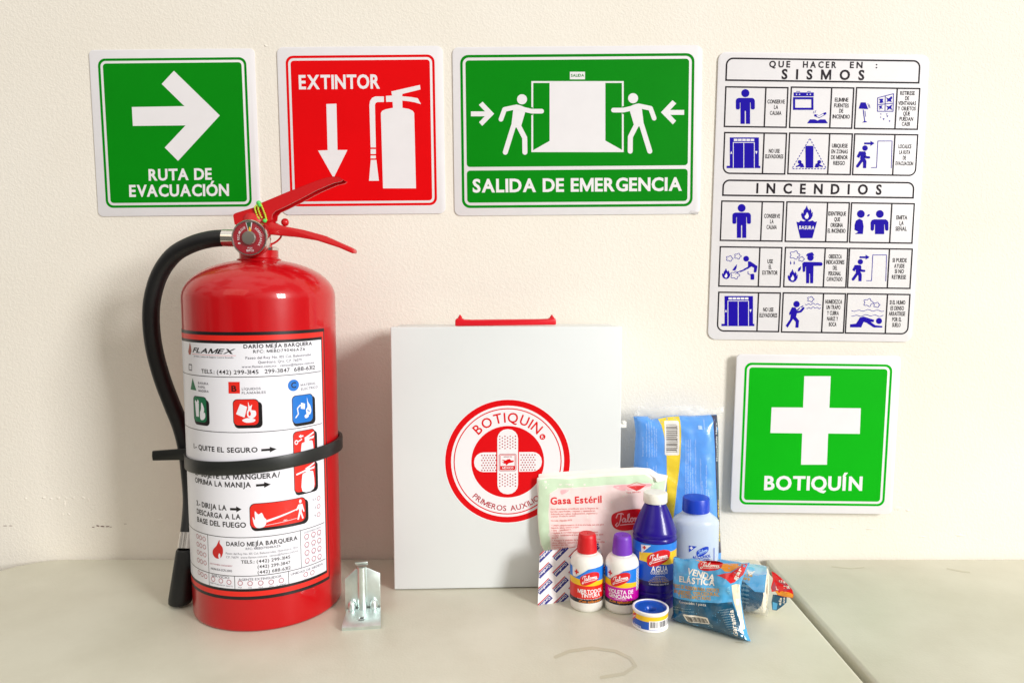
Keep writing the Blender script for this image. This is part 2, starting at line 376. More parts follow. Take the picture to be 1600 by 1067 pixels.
class Art:
    def __init__(s, surf, base=6e-5, step=5e-5): s.s = surf; s.t = {}; s.base = base; s.step = step
    def add(s, tg, m, V, F, L, k=0): s.t.setdefault(tg, []).append((V, F, m, s.base+L*s.step+k*3e-6))
    def poly(s, tg, m, loops, L=1, k=0):
        if loops and not isinstance(loops[0][0], (tuple, list, Vector)): loops = [loops]
        V = [tuple(p) for l in loops for p in l]
        F = [tuple(f) for f in tessellate_polygon([[Vector((p[0], p[1], 0)) for p in l] for l in loops])]
        F = [f if (V[f[1]][0]-V[f[0]][0])*(V[f[2]][1]-V[f[0]][1])-(V[f[1]][1]-V[f[0]][1])*(V[f[2]][0]-V[f[0]][0]) > 0 else f[::-1] for f in F]
        s.add(tg, m, V, F, L, k)
    def P(s, tg, m, k, pts, L=1): s.poly(tg, m, [k(*p) for p in pts], L)
    def rect(s, tg, m, k, x0, y0, x1, y1, L=1, r=0):
        if r: s.poly(tg, m, [k(*p) for p in rr(x0, y0, x1, y1, r, n=4)], L)
        else: s.poly(tg, m, [k(x0, y1), k(x1, y1), k(x1, y0), k(x0, y0)], L)
    def box(s, tg, m, k, x0, y0, x1, y1, wd, L=1, r=0, cor=(1, 1, 1, 1)):
        c2 = (cor[2], cor[3], cor[0], cor[1])            # crop y points down
        s.poly(tg, m, [[k(*p) for p in rr(x0, y0, x1, y1, r, c2)], [k(*p) for p in rr(x0+wd, y0+wd, x1-wd, y1-wd, max(r-wd, 1) if r else 0, c2)]], L)
    def C(s, tg, m, k, x, y, r, L=1, ry=None, n=24): s.poly(tg, m, [k(*p) for p in circ((x, y), r, n, ry)], L)
    def ring(s, tg, m, k, x, y, r0, r1, L=1, n=24): s.poly(tg, m, [[k(*p) for p in circ((x, y), r0, n)], [k(*p) for p in circ((x, y), r1, n)]], L)
    def S(s, tg, m, k, pts, wd, L=1, cap=True, closed=False):
        pts = list(pts)
        if closed: pts.append(pts[0])
        i = 0
        for a, b in zip(pts, pts[1:]):
            d = math.dist(a, b)
            if d < 1e-9: continue
            nx, ny = -(b[1]-a[1])/d*wd/2, (b[0]-a[0])/d*wd/2
            s.poly(tg, m, [k(a[0]+nx, a[1]+ny), k(b[0]+nx, b[1]+ny), k(b[0]-nx, b[1]-ny), k(a[0]-nx, a[1]-ny)], L, i % 6); i += 1
        for j, p in enumerate(pts if cap else pts[1:-1]): s.poly(tg, m, [k(*q) for q in circ(p, wd/2, 12)], L, 6+j % 4)
    def T(s, tg, m, st, k, a, b, cap, bold=1, space=1.0, shear=0, L=2):
        V, F, x0, x1 = glyphs(st, bold, space, shear)
        A, B = Vector(k(*a)), Vector(k(*b))
        d = (B-A); W = d.length; d.normalize(); n = Vector((-d.y, d.x))
        C = Vector(k(a[0], a[1]-cap)) if abs(b[0]-a[0]) > abs(b[1]-a[1]) else Vector(k(a[0]-cap, a[1]))
        h = abs((C-A).dot(n)) if abs((C-A).dot(n)) > 1e-6 else (C-A).length
        e = .009 if bold == 3 else 0
        sx_, sy_ = W/max(x1-x0+2*e, 1e-6), h/CAPH
        for i, (ex, ey) in enumerate([(0, 0)]+([(e, e*.5), (-e, e*.5), (e, -e*.5), (-e, -e*.5)] if e else [])):      # heavy weight: struck several times
            s.add(tg, m, [tuple(A+d*((x-x0+e+ex)*sx_)+n*((y+ey)*sy_)) for x, y in V], F, L, i)
    def TC(s, tg, m, st, k, x0, x1, y, cap, **kw): s.T(tg, m, st, k, (x0, y), (x1, y), cap, **kw)
    def arc(s, tg, m, st, c, rad, a0, a1, cap, inside=False, bold=1, L=2, weights=None):
        """lettering round a circle centre c (uv), baseline radius rad, from angle a0 to a1 (deg)"""
        sc_ = cap/CAPH; ws = [.35 if ch == ' ' else glyphs(ch, bold)[3]-glyphs(ch, bold)[2] for ch in st]
        gap = .1; tot = sum(ws)+gap*(len(st)-1); acc = 0
        for ch, wd in zip(st, ws):
            mid = (acc+wd/2)/tot; acc += wd+gap
            if ch == ' ': continue
            a = math.radians(a0+(a1-a0)*mid); V, F, x0, x1 = glyphs(ch, bold)
            sxx = math.radians(abs(a1-a0))*rad/tot
            if not inside: n = Vector((math.cos(a), math.sin(a))); d = Vector((math.sin(a), -math.cos(a)))
            else: n = Vector((-math.cos(a), -math.sin(a))); d = Vector((-math.sin(a), math.cos(a)))
            p = Vector(c)+Vector((math.cos(a), math.sin(a)))*rad
            s.add(tg, m, [tuple(p+d*((x-(x0+x1)/2)*sxx)+n*(y*sc_)) for x, y in V], F, L)
    def obj(s, tg, parent, name=None, smooth=40, back=False, label=None):
        VV = []; FF = []; MI = []; ms = []
        for V, F, m, h in s.t.pop(tg):
            if not F: continue
            if m not in ms: ms.append(m)
            du, dv = s.s.du, s.s.dv
            us = [p[0] for p in V]; vs_ = [p[1] for p in V]
            if (du and max(us)-min(us) > du) or (dv and max(vs_)-min(vs_) > dv):
                bm = bmesh.new(); bv = [bm.verts.new((*p[:2], 0)) for p in V]
                for f in F:
                    try: bm.faces.new([bv[i] for i in f])
                    except ValueError: pass
                for ax, st in ((0, du), (1, dv)):
                    if not st: continue
                    lo, hi = (min(us), max(us)) if ax == 0 else (min(vs_), max(vs_))
                    for i in range(math.floor(lo/st)+1, math.ceil(hi/st)):
                        co = (i*st, 0, 0) if ax == 0 else (0, i*st, 0)
                        bmesh.ops.bisect_plane(bm, geom=bm.verts[:]+bm.edges[:]+bm.faces[:], dist=1e-7, plane_co=co, plane_no=(1, 0, 0) if ax == 0 else (0, 1, 0))
                bm.verts.index_update(); V = [(v.co.x, v.co.y) for v in bm.verts]; F = [tuple(v.index for v in f.verts) for f in bm.faces]; bm.free()
            for side in ((1, -1) if back else (1,)):
                n = len(VV); VV += [s.s.p3(p[0], p[1], h if side == 1 else -h, side) for p in V]
                FF += [tuple(i+n for i in (f if side == 1 else f[::-1])) for f in F]; MI += [ms.index(m)]*len(F)
        return obj(name or tg, VV, FF, ms, parent, smooth=smooth, mi=MI, label=label)

# ================================================================ THE SETTING
WX = 1.7
mb = MB().box((-WX, 0.012, -.74), (WX, .13, 1.5))
wall = mb.obj('wall', 'wall_paint', smooth=0, loc=(0, 0.012, 0)); tag(wall, 'cream painted plaster wall with fine orange-peel texture behind the table', 'wall')
WALLY = .012
floor = MB().box((-WX, -2.2, -.78), (WX, .012, -.74)).obj('floor', 'floor_tile', smooth=0); tag(floor, None, None, kind='structure')
# chipped paint and scuffs on the wall
chips = MB()
def blob(px, py, rx, rz, hh):
    c = PY(px, py, WALLY); n = 9; V = [c+Vector((rx*(.6+.6*random.random())*math.cos(2*math.pi*k/n), 0, rz*(.5+.8*random.random())*math.sin(2*math.pi*k/n))) for k in range(n)]+[c+Vector((0, -hh, 0))]
    chips.add(V, [(k, (k+1) % n, n) for k in range(n)])
for x, y, a, b in [(40, 778, 3, 1.5), (68, 777, 4, 3), (80, 779, 3, 2), (92, 778, 4, 2), (101, 786, 2, 5), (104, 778, 3, 2), (115, 777, 4, 2), (130, 777, 4, 3), (138, 780, 2, 3), (98, 803, 2, 2), (108, 803, 3, 2), (1385, 797, 6, 2), (1402, 794, 9, 3), (1418, 797, 5, 2), (1500, 836, 9, 2), (1360, 826, 10, 1.5), (1300, 824, 8, 1.2), (1440, 838, 8, 1.5), (250, 812, 8, 1.2), (415, 72, 3, 2), (1540, 842, 8, 1.3)]:
    blob(x, y, a*.8e-3, b*.8e-3, .0011)
chips.obj('paint_chip', 'wall_paint', wall, smooth=20)
scf = MB()
for x, y, a, b in [(146, 823, 2.5, .6), (153, 821, 3, .9), (160, 822, 4, 1.1), (168, 822, 3, .8), (173, 823, 2.2, .4), (8, 821, 4, .5), (17, 821, 3, .6), (196, 818, 3, .25)]:
    c = PY(x, y, WALLY)+Vector((0, -.0003, 0)); n = 10
    scf.add([c+Vector((a*.8e-3*math.cos(2*math.pi*k/n)*(.7+.5*random.random()), 0, b*.8e-3*math.sin(2*math.pi*k/n)*(.5+random.random()))) for k in range(n)], [tuple(range(n))])
scf.obj('scuff_mark', 'scuff', wall, smooth=0)

# folding table: two halves meeting at a seam
tb = thing('folding_table', 'beige plastic folding table with a seam between its two halves, under everything', 'table', (.326, -.37, -.74))
def half(x0, x1, rl, rb):
    loop = []
    y0, y1 = -.76, .0095
    cs = [(x1, y1, 0, rb), (x0, y1, 90, rl), (x0, y0, 180, rl), (x1, y0, 270, rb)]
    for X, Y, a0, r in cs:
        cx = X-r if a0 in (0, 270) else X+r; cy = Y-r if a0 in (0, 90) else Y+r
        for k in range(13):
            a = math.radians(a0+90*k/12); loop.append(Vector((cx+r*math.cos(a), cy+r*math.sin(a), -.045)))
    return MB().prism(loop, (0, 0, .045))
half(-.655, .3222, .075, .006).obj('tabletop_half', 'table_plastic', tb, bevel=.004, seg=3)
half(.3315, 1.31, .006, .075).obj('tabletop_half', 'table_plastic', tb, bevel=.004, seg=3)
hb = MB()
for y in (-.12, -.42, -.68): hb.box((.300, y-.03, -.0495), (.354, y+.03, -.0455))
hb.obj('hinge', 'leg_grey', tb)
for X in (-.5, 1.15):
    MB().tube([(X, -.68, -.74), (X, -.68, -.08), (X, -.66, -.062), (X, -.1, -.062), (X, -.08, -.08), (X, -.08, -.74)], .013, sub=4).obj('leg_frame', 'leg_grey', tb)
st = Art(type('Tbl', (Plane,), {})((0, 0, 0), (1, 0, 0), (0, 1, 0)), base=1.5e-4)
kt = lambda x, y: tuple(G(x, y).xy)
st.S('stain', 'table_stain', kt, [(868, 1026), (890, 1017), (925, 1012), (962, 1017), (985, 1028), (993, 1040), (975, 1052), (940, 1058)], 5)
st.S('stain', 'table_stain', kt, [(1115, 862+112), (1128, 975)], 2)
st.S('stain', 'table_stain', kt, [(1150, 1003), (1160, 1004)], 1.5)
st.S('stain', 'table_stain', kt, [(1300, 885), (1330, 888), (1350, 886)], 1.5); st.S('stain', 'table_stain', kt, [(1480, 888), (1500, 892), (1515, 894)], 2)
st.obj('stain', tb)

# ================================================================ WALL SIGNS
def sign(name, label, cx, cz, wd, ht, ang, r, thick, gap):
    a = math.radians(ang); Yf = WALLY-gap-thick
    t = thing(name, label, 'sign', (cx, WALLY-gap, cz), 'safety signs mounted on the wall')
    pl = Plane((cx, Yf, cz), (math.cos(a), 0, math.sin(a)), (-math.sin(a), 0, math.cos(a)))
    loop = [pl.p3(u, v) for u, v in rr(-wd/2, -ht/2, wd/2, ht/2, r)]
    MB().prism(loop, (0, thick, 0)).obj('panel', 'sign_white', t, bevel=min(.0006, thick*.3), seg=2)
    if gap > .001:
        mt = MB()
        for (u, v) in ((-.6, .6), (.6, .6), (-.6, -.6), (.6, -.6)):
            p = pl.p3(u*wd/2, v*ht/2); mt.box((p.x-.012, p.y+thick+.0002, p.z-.012), (p.x+.012, WALLY-.0002, p.z+.012))
        mt.obj('mounting_pad', 'sign_white', t)
    return t, pl, Art(pl)
def frames(A, ink, wd, ht, ins, band, white, r):
    u, v = wd/2-ins, ht/2-ins
    A.poly('border', ink, [rr(-u, -v, u, v, r), rr(-u+band, -v+band, u-band, v-band, r-band*.8)])
    q = band+white
    return u-q, v-q, max(r-q, .002)
mid = lambda pts: sum((PY(*p, 0) for p in pts), Vector())/4
def sgn(name, label, corners, wd, ht, ang, r, thick=.001, gap=.0004):
    # corners are read on the sign's own front plane
    ps = [PY(*p, WALLY-thick-gap) for p in corners]; c = sum(ps, Vector())/4
    return sign(name, label, c.x, c.z, wd, ht, ang, r, thick, gap)

# green arrow sign
wd, ht = .2045, .203
t, pl, A = sgn('arrow_sign', 'square green sign with big white right arrow and RUTA DE EVACUACIÓN', [(141, 80), (396, 76), (408, 333), (152, 340)], wd, ht, .55, .006)
u, v, r = frames(A, 'green_ink', wd, ht, .0105, .003, .003, .009); A.poly('colour_field', 'green_ink', rr(-u, -v, u, v, .004))
k = crop(pl, 120, 60, 3.5567)
A.P('arrow', 'sign_white', k, [(540, 182), (795, 430), (563, 682), (489, 608), (605, 485), (312, 488), (306, 383), (598, 378), (472, 255)], 2)
A.T('lettering', 'sign_white', 'RUTA DE', k, (400, 790), (752, 784), 60, 3, shear=.03); A.T('lettering', 'sign_white', 'EVACUACIÓN', k, (292, 880), (848, 874), 62, 3, shear=.03)
for g in list(A.t): A.obj(g, t)

# red extinguisher sign
wd, ht = .205, .2045
t, pl, A = sgn('extinguisher_sign', 'square red sign with white extinguisher picture, down arrow and EXTINTOR', [(433, 75), (691, 72), (697, 333), (441, 336)], wd, ht, .5, .008)
u, v, r = frames(A, 'red_ink', wd, ht, .0105, .003, .003, .009); A.poly('colour_field', 'red_ink', rr(-u, -v, u, v, .004))
k = crop(pl, 420, 50, 3.5567)
A.T('lettering', 'sign_white', 'EXTINTOR', k, (168, 318), (618, 314), 74, 3)
A.P('arrow', 'sign_white', k, [(320, 402), (376, 400), (382, 657), (437, 657), (360, 813), (274, 660), (327, 658)], 2)
A.P('pictogram', 'sign_white', k, [(623, 452), (630, 440), (650, 431), (690, 423), (688, 390), (652, 390), (651, 357), (685, 355), (681, 332), (840, 296), (843, 321), (742, 346), (742, 359), (790, 363), (828, 370), (846, 403), (812, 393), (780, 387), (742, 383), (743, 423), (780, 430), (800, 440), (808, 452), (818, 870), (635, 870)], 2)
A.poly('pictogram', 'sign_white', [k(*p) for p in [(640, 360), (640, 391), (605, 391), (594, 396), (590, 408), (595, 643), (566, 643), (559, 408), (563, 385), (574, 368), (592, 360)]], 2)
A.rect('pictogram', 'sign_white', k, 566, 652, 595, 680, 2); A.rect('pictogram', 'sign_white', k, 566, 688, 595, 704, 2)
A.P('pictogram', 'sign_white', k, [(567, 712), (598, 712), (612, 828), (557, 828)], 2)
for g in list(A.t): A.obj(g, t)

# emergency exit sign
wd, ht = .3085, .2055
t, pl, A = sgn('exit_sign', 'wide green sign with two figures opening a door and SALIDA DE EMERGENCIA', [(707, 74), (1097, 71), (1095, 336), (709, 336)], wd, ht, .45, .008)
u, v, r = frames(A, 'green_ink', wd, ht, .0095, .0032, .0034, .010)
k = crop(pl, 690, 50, 3.557); vs1 = k(700, 747)[1]; vs2 = k(700, 767)[1]
A.poly('colour_field', 'green_ink', rr(-u, vs1, u, v, .004)); A.poly('colour_field', 'green_ink', rr(-u, -v, u, vs2, .004))
A.T('lettering', 'sign_white', 'SALIDA DE EMERGENCIA', k, (173, 891), (1335, 881), 70, 3)
A.rect('pictogram', 'sign_white', k, 713, 223, 797, 265, 2); A.T('lettering', 'green_ink', 'SALIDA', k, (719, 251), (792, 250), 15, 2, L=4)
A.box('pictogram', 'sign_white', k, 499, 275, 1012, 669, 10, 2)
A.P('pictogram', 'sign_white', k, [(600, 280), (910, 280), (910, 605), (1008, 660), (1008, 663), (503, 668), (503, 662), (600, 607)], 3)
def exiter(kk):
    A.S('pictogram', 'green_ink', kk, [(-10, 66), (60, 66)], 44, 3, cap=False)
    A.C('pictogram', 'sign_white', kk, 0, 0, 28, 5)
    A.P('pictogram', 'sign_white', kk, [(-46, 34), (-30, 29), (0, 37), (24, 50), (-6, 152), (-20, 160), (-60, 150)], 4)
    A.S('pictogram', 'sign_white', kk, [(-30, 42), (-97, 56), (-117, 111)], 26, 5); A.S('pictogram', 'sign_white', kk, [(-20, 44), (10, 56), (53, 66), (109, 66)], 26, 6)
    A.S('pictogram', 'sign_white', kk, [(-47, 146), (-93, 294)], 28, 5); A.S('pictogram', 'sign_white', kk, [(-20, 146), (15, 214), (16, 294)], 28, 6)
exiter(sub(k, 447, 376)); exiter(sub(k, 1064, 370, 1, True))
for kk in (sub(k, 0, 0), sub(k, 1511, -8, 1, True)):
    A.P('arrow', 'sign_white', kk, [(163, 443), (241, 443), (207, 407), (228, 389), (292, 456), (226, 523), (208, 503), (240, 470), (163, 470)], 2)
for g in list(A.t): A.obj(g, t)
c = pl.p3(wd/2-.004, -ht/2+.001)
MB().add([c+Vector((-.010, -.0002, 0)), c+Vector((.001, -.0004, -.0018)), c+Vector((.002, -.003, .001)), c+Vector((-.006, -.0012, .0035))], [(0, 1, 2, 3)]).obj('peeling_corner', 'sign_white', t, smooth=0)

# first aid sign
wd, ht = .2085, .205
t, pl, A = sgn('first_aid_sign', 'square bright green sign with white cross and BOTIQUÍN, lowest on the wall', [(1151, 553), (1405, 558), (1396, 804), (1143, 798)], wd, ht, -.75, .006, thick=.003, gap=.0075)
u, v, r = frames(A, 'bright_green_ink', wd, ht, .0105, .003, .003, .009); A.poly('colour_field', 'bright_green_ink', rr(-u, -v, u, v, .004))
k = crop(pl, 1120, 530, 3.68)
A.P('cross', 'sign_white', k, [(503, 212), (655, 212), (647, 394), (828, 396), (822, 543), (640, 541), (633, 720), (484, 720), (491, 540), (308, 538), (315, 391), (496, 392)], 2)
A.T('lettering', 'sign_white', 'BOTIQUÍN', k, (271, 863), (835, 867), 76, 3)
for g in list(A.t): A.obj(g, t)

# instruction sign
wd, ht = .2605, .3555
t, pl, A = sgn('instruction_sign', 'tall white instruction sign with blue pictograms, QUE HACER EN SISMOS and INCENDIOS', [(1122, 80), (1449, 86), (1428, 537), (1107, 529)], wd, ht, -.78, .010, thick=.0015)
k4 = crop(pl, 1100, 70, 4.4444); k5 = crop(pl, 1100, 270, 3.811)
K, B, Wt = 'ink_black', 'blue_ink', 'sign_white'
CELLS = []
def cellbox(k, x0, y0, x1, y1, xd=None, wd_=10, r=0, cor=(0, 0, 0, 0), sh=0):
    # cells are rectangles in the sign's own frame
    a = k(x0, y0); b = k(x1, y1); wu = abs(k(x0+wd_*1.12, y0)[0]-a[0])
    R_ = abs(k(x0+r, y0)[0]-a[0]) if r else 0
    CELLS.append((a[0], b[1], b[0], a[1]))
    A.poly('frame_line', K, [rr(a[0], b[1], b[0], a[1], R_, cor), rr(a[0]+wu, b[1]+wu, b[0]-wu, a[1]-wu, max(R_-wu, 0), cor)], 1)
    if xd:
        d = k(xd, (y0+y1)/2)[0]; A.poly('frame_line', K, [(d-wu/2, b[1]+wu*.5), (d+wu/2, b[1]+wu*.5), (d+wu/2, a[1]-wu*.5), (d-wu/2, a[1]-wu*.5)], 2)
cellbox(k4, 153, 90, 1496, 272, None, 10, 50, (1, 1, 0, 0))
for x0, y0, x1, y1, xd, cor in [(147, 289, 575, 580, 424, 0), (602, 291, 1030, 587, 880, 0), (1055, 295, 1486, 594, 1334, 0), (139, 606, 565, 904, 412, (0, 0, 1, 0)), (590, 610, 1020, 908, 866, 0), (1042, 616, 1472, 914, 1318, (0, 0, 0, 1))]:
    cellbox(k4, x0, y0, x1, y1, xd, 9, 50 if cor else 0, cor or (0, 0, 0, 0))
cellbox(k5, 111, 40, 1249, 155, None, 8.5, 42, (1, 1, 0, 0))
for x0, y0, x1, y1, xd, cor in [(102, 165, 468, 412, 342, 0), (490, 170, 857, 418, 730, 0), (875, 176, 1242, 424, 1112, 0), (93, 437, 457, 684, 328, 0), (481, 441, 848, 688, 716, 0), (863, 446, 1230, 693, 1098, 0), (84, 707, 448, 950, 320, (0, 0, 1, 0)), (468, 711, 834, 957, 706, 0), (850, 716, 1216, 963, 1086, (0, 0, 0, 1))]:
    cellbox(k5, x0, y0, x1, y1, xd, 7.5, 42 if cor else 0, cor or (0, 0, 0, 0))
TT = lambda s, k, x0, x1, y, c, b=2, sp=1.0: A.T('lettering', K, s, k, (x0, y), (x1, y+(x1-x0)*.012), c, b, sp)
TT('QUE', k4, 452, 598, 157, 42, 3, 1.5); TT('HACER', k4, 686, 918, 160, 42, 3, 1.5); TT('EN', k4, 1012, 1100, 163, 42, 3, 1.5); TT(':', k4, 1191, 1203, 164, 40, 2)
TT('SISMOS', k4, 538, 1112, 239, 66, 3, 2.3); TT('INCENDIOS', k4, 362, 1232, 1030, 66, 3, 2.3)
for s_, x0, x1, y in [('CONSERVE', 440, 560, 409), ('LA', 486, 514, 447), ('CALMA', 457, 537, 488), ('ELIMINE', 908, 1002, 396), ('FUENTES', 903, 1005, 436), ('DE', 938, 966, 473), ('INCENDIO', 892, 1012, 513), ('RETIRESE', 1362, 1463, 350), ('DE', 1396, 1424, 386), ('VENTANAS', 1348, 1472, 420), ('Y OBJETOS', 1345, 1470, 457), ('QUE', 1382, 1430, 493), ('PUEDAN', 1357, 1452, 529), ('CAER', 1373, 1432, 564),
                       ('NO USE', 450, 525, 751), ('ELEVADORES', 425, 550, 789), ('UBIQUESE', 888, 997, 715), ('EN ZONAS', 884, 998, 755), ('DE MENOR', 882, 998, 795), ('RIESGO', 897, 978, 835), ('LOCALICE', 1350, 1440, 720), ('LA RUTA', 1355, 1432, 760), ('DE', 1380, 1403, 799), ('EVACUACION', 1330, 1452, 838)]: TT(s_, k4, x0, x1, y, 26, 2)
for s_, x0, x1, y in [('CONSERVE', 358, 452, 269), ('LA', 393, 414, 302), ('CALMA', 372, 433, 335), ('IDENTIFIQUE', 740, 845, 255), ('QUE', 775, 810, 289), ('ORIGINA', 753, 827, 323), ('EL INCENDIO', 736, 842, 357), ('EMITA', 1145, 1210, 278), ('LA', 1163, 1188, 311), ('SEÑAL', 1140, 1207, 345),
                       ('USE', 377, 410, 539), ('EL', 385, 402, 572), ('EXTINTOR', 347, 438, 606), ('OBEDEZCA', 742, 820, 510), ('INDICACIONES', 728, 835, 543), ('DEL', 767, 793, 578), ('PERSONAL', 740, 815, 611), ('CAPACITADO', 730, 823, 644), ('SI PUEDE', 1122, 1207, 532), ('AYUDE', 1132, 1193, 566), ('SI NO', 1135, 1190, 598), ('RETIRESE', 1118, 1202, 632),
                       ('NO USE', 352, 413, 826), ('ELEVADORES', 330, 435, 859), ('HUMEDEZCA', 722, 822, 779), ('UN TRAPO', 728, 812, 812), ('Y CUBRA', 732, 802, 846), ('NARIZ Y', 732, 798, 880), ('BOCA', 743, 788, 913), ('SI EL HUMO', 1105, 1198, 783), ('ES DENSO', 1110, 1190, 817), ('ARRASTRESE', 1100, 1197, 850), ('POR EL', 1120, 1175, 884), ('SUELO', 1120, 1170, 917)]: TT(s_, k5, x0, x1, y, 23, 2)
pg = 'pictogram'
def standing(k):
    A.C(pg, B, k, 0, -93, 28, 3); A.poly(pg, B, [k(*p) for p in [(-66, 12), (-66, -42), (-60, -54), (-48, -60), (48, -60), (60, -54), (66, -42), (66, 12), (60, 20), (44, 20), (38, 12), (37, -28), (33, -28), (33, 120), (4, 120), (4, 30), (-4, 30), (-4, 120), (-34, 120), (-34, -28), (-38, -28), (-38, 12), (-44, 20), (-60, 20)]], 3)
def lift(k):
    A.P(pg, B, k, [(-100, -105), (102, -105), (102, 92), (112, 92), (112, 108), (-122, 108), (-122, 92), (-100, 92)], 2)
    for i in range(5): A.rect(pg, Wt, k, -72+i*29, -95, -47+i*29, -80, 3)
    for p in ([(-76, 106), (-76, -70), (70, -70), (70, 106)], [(-3, -70), (-3, 106)]): A.S(pg, Wt, k, p, 4.5, 3, cap=False)
    A.P(pg, Wt, k, [(-98, 12), (-90, -10), (-82, 12), (-90, 6)], 3); A.P(pg, Wt, k, [(76, -10), (92, -10), (84, 12)], 3)
def leave(k):
    A.P(pg, B, k, [(0, -6), (44, -6), (44, -18), (72, 0), (44, 18), (44, 7), (0, 7)], 3); A.C(pg, B, k, 6, 33, 19, 3)
    A.P(pg, B, k, [(-34, 56), (8, 56), (14, 72), (4, 100), (16, 122), (14, 172), (-8, 172), (-8, 132), (-28, 106), (-24, 84), (-36, 102), (-52, 92)], 3)
    A.S(pg, B, k, [(2, 82), (12, 96), (34, 98)], 16, 3); A.S(pg, B, k, [(-18, 118), (-46, 158)], 20, 4)
    A.S(pg, B, k, [(48, 168), (86, 168), (95, -16), (194, -16), (188, 172)], 4.5, 3, cap=False)
def flame(k, m=B, L=3):
    A.poly(pg, m, [k(*p) for p in [(0, -50), (8, -28), (18, -18), (20, -34), (30, -14), (28, 0), (38, -10), (36, 16), (24, 36), (8, 46), (-10, 44), (-28, 32), (-36, 8), (-30, -8), (-22, 4), (-20, -18), (-8, -32)]], L)
    A.poly(pg, Wt if m == B else m, [k(*p) for p in [(2, -8), (10, 8), (12, 20), (4, 34), (-8, 32), (-14, 18), (-6, 8)]], L+1)
def cloud(k, s=1):
    pts = [(s*(24+5*math.cos(5*a))*math.cos(a), s*(20+4*math.cos(5*a))*math.sin(a)) for a in [2*math.pi*i/30 for i in range(30)]]
    A.S(pg, B, k, pts, 3.2, 3, cap=False, closed=True)
def wave(k, x0, x1, y, ph=0):
    A.S(pg, B, k, [(x0+(x1-x0)*i/24, y+4*math.sin(i*.9+ph)+2*math.sin(i*.37)) for i in range(25)], 3, 3, cap=False)
standing(sub(k4, 287, 431)); standing(sub(k5, 224, 288, .835))
lift(sub(k4, 279, 750)); lift(sub(k5, 206, 822, .84))
leave(sub(k4, 1112, 686)); leave(sub(k5, 926, 503, .83))
# stove, cigarette, tray
A.rect(pg, B, k4, 622, 333, 762, 360, 3); A.box(pg, B, k4, 618, 366, 760, 454, 15, 3)
for x in (642, 663, 716, 738): A.C(pg, Wt, k4, x, 347, 4, 4)
A.S(pg, B, k4, [(642, 326), (666, 326)], 4, 3); A.S(pg, B, k4, [(718, 326), (740, 326)], 4, 3)
A.P(pg, B, k4, [(735, 520), (770, 520), (788, 528), (806, 520), (842, 520), (860, 547), (716, 547)], 3)
A.S(pg, B, k4, [(772, 492), (800, 502), (842, 478)], 16, 3); A.S(pg, Wt, k4, [(786, 496), (801, 501), (826, 487)], 9, 4)
A.S(pg, B, k4, [(758, 478), (764, 462)], 3, 3); A.S(pg, B, k4, [(770, 476), (777, 458)], 3, 3)
# falling lamp and window
A.P(pg, B, k4, [(1088, 402), (1122, 402), (1140, 449), (1074, 445)], 3); A.S(pg, B, k4, [(1106, 455), (1110, 490), (1116, 532)], 6, 3)
A.P(pg, B, k4, [(1098, 542), (1116, 528), (1134, 539)], 3); A.S(pg, B, k4, [(1138, 410), (1146, 438)], 3, 3); A.S(pg, B, k4, [(1148, 418), (1153, 440)], 3, 3); A.S(pg, B, k4, [(1118, 462), (1122, 500)], 4, 3)
A.S(pg, B, k4, [(1206, 370), (1316, 342), (1313, 464), (1205, 464)], 5, 3, closed=True); A.S(pg, B, k4, [(1259, 356), (1257, 464)], 5, 3); A.S(pg, B, k4, [(1206, 418), (1314, 408)], 5, 3)
for c_ in [[(1214, 378), (1246, 376), (1240, 392), (1248, 402), (1226, 408), (1216, 402), (1224, 392)], [(1264, 366), (1282, 376), (1302, 358), (1308, 372), (1298, 384), (1304, 400), (1284, 394), (1268, 402), (1274, 384)], [(1214, 426), (1240, 424), (1232, 436), (1244, 446), (1226, 444), (1216, 456), (1220, 440)], [(1264, 424), (1282, 430), (1308, 416), (1300, 436), (1308, 456), (1290, 446), (1268, 458), (1276, 440)], [(1222, 482), (1230, 478), (1232, 488)], [(1262, 482), (1274, 478), (1270, 488)], [(1222, 500), (1230, 504), (1228, 512)], [(1240, 514), (1254, 512), (1248, 526)], [(1268, 492), (1280, 494), (1272, 506)], [(1282, 532), (1292, 524), (1292, 538)]]: A.P(pg, B, k4, c_, 4)
# triangle of life
for a, b in (((735, 652), (612, 860)), ((735, 652), (848, 860)), ((612, 862), (848, 862))):
    n = 11
    for i in range(n): A.S(pg, B, k4, [(a[0]+(b[0]-a[0])*(i+.15)/n, a[1]+(b[1]-a[1])*(i+.15)/n), (a[0]+(b[0]-a[0])*(i+.75)/n, a[1]+(b[1]-a[1])*(i+.75)/n)], 5, 3, cap=False)
A.P(pg, B, k4, [(704, 708), (712, 703), (752, 703), (760, 708), (758, 856), (706, 856)], 4)
for fl in (False, True):
    kk = sub(k4, 732, 0, 1, fl)
    A.C(pg, B, kk, -68, 815, 13, 4); A.P(pg, B, kk, [(-60, 820), (-44, 828), (-36, 852), (-66, 854), (-62, 844), (-92, 852), (-94, 844), (-74, 834)], 4)
# fire bin
kk = sub(k5, 612, 243, .95); flame(kk); A.P(pg, B, k5, [(550, 292), (565, 296), (575, 285), (592, 290), (610, 284), (628, 290), (645, 284), (660, 294), (673, 290), (645, 390), (573, 390)], 3)
A.T('lettering', Wt, 'BASURA', k5, (566, 336), (657, 338), 20, 2, L=5)
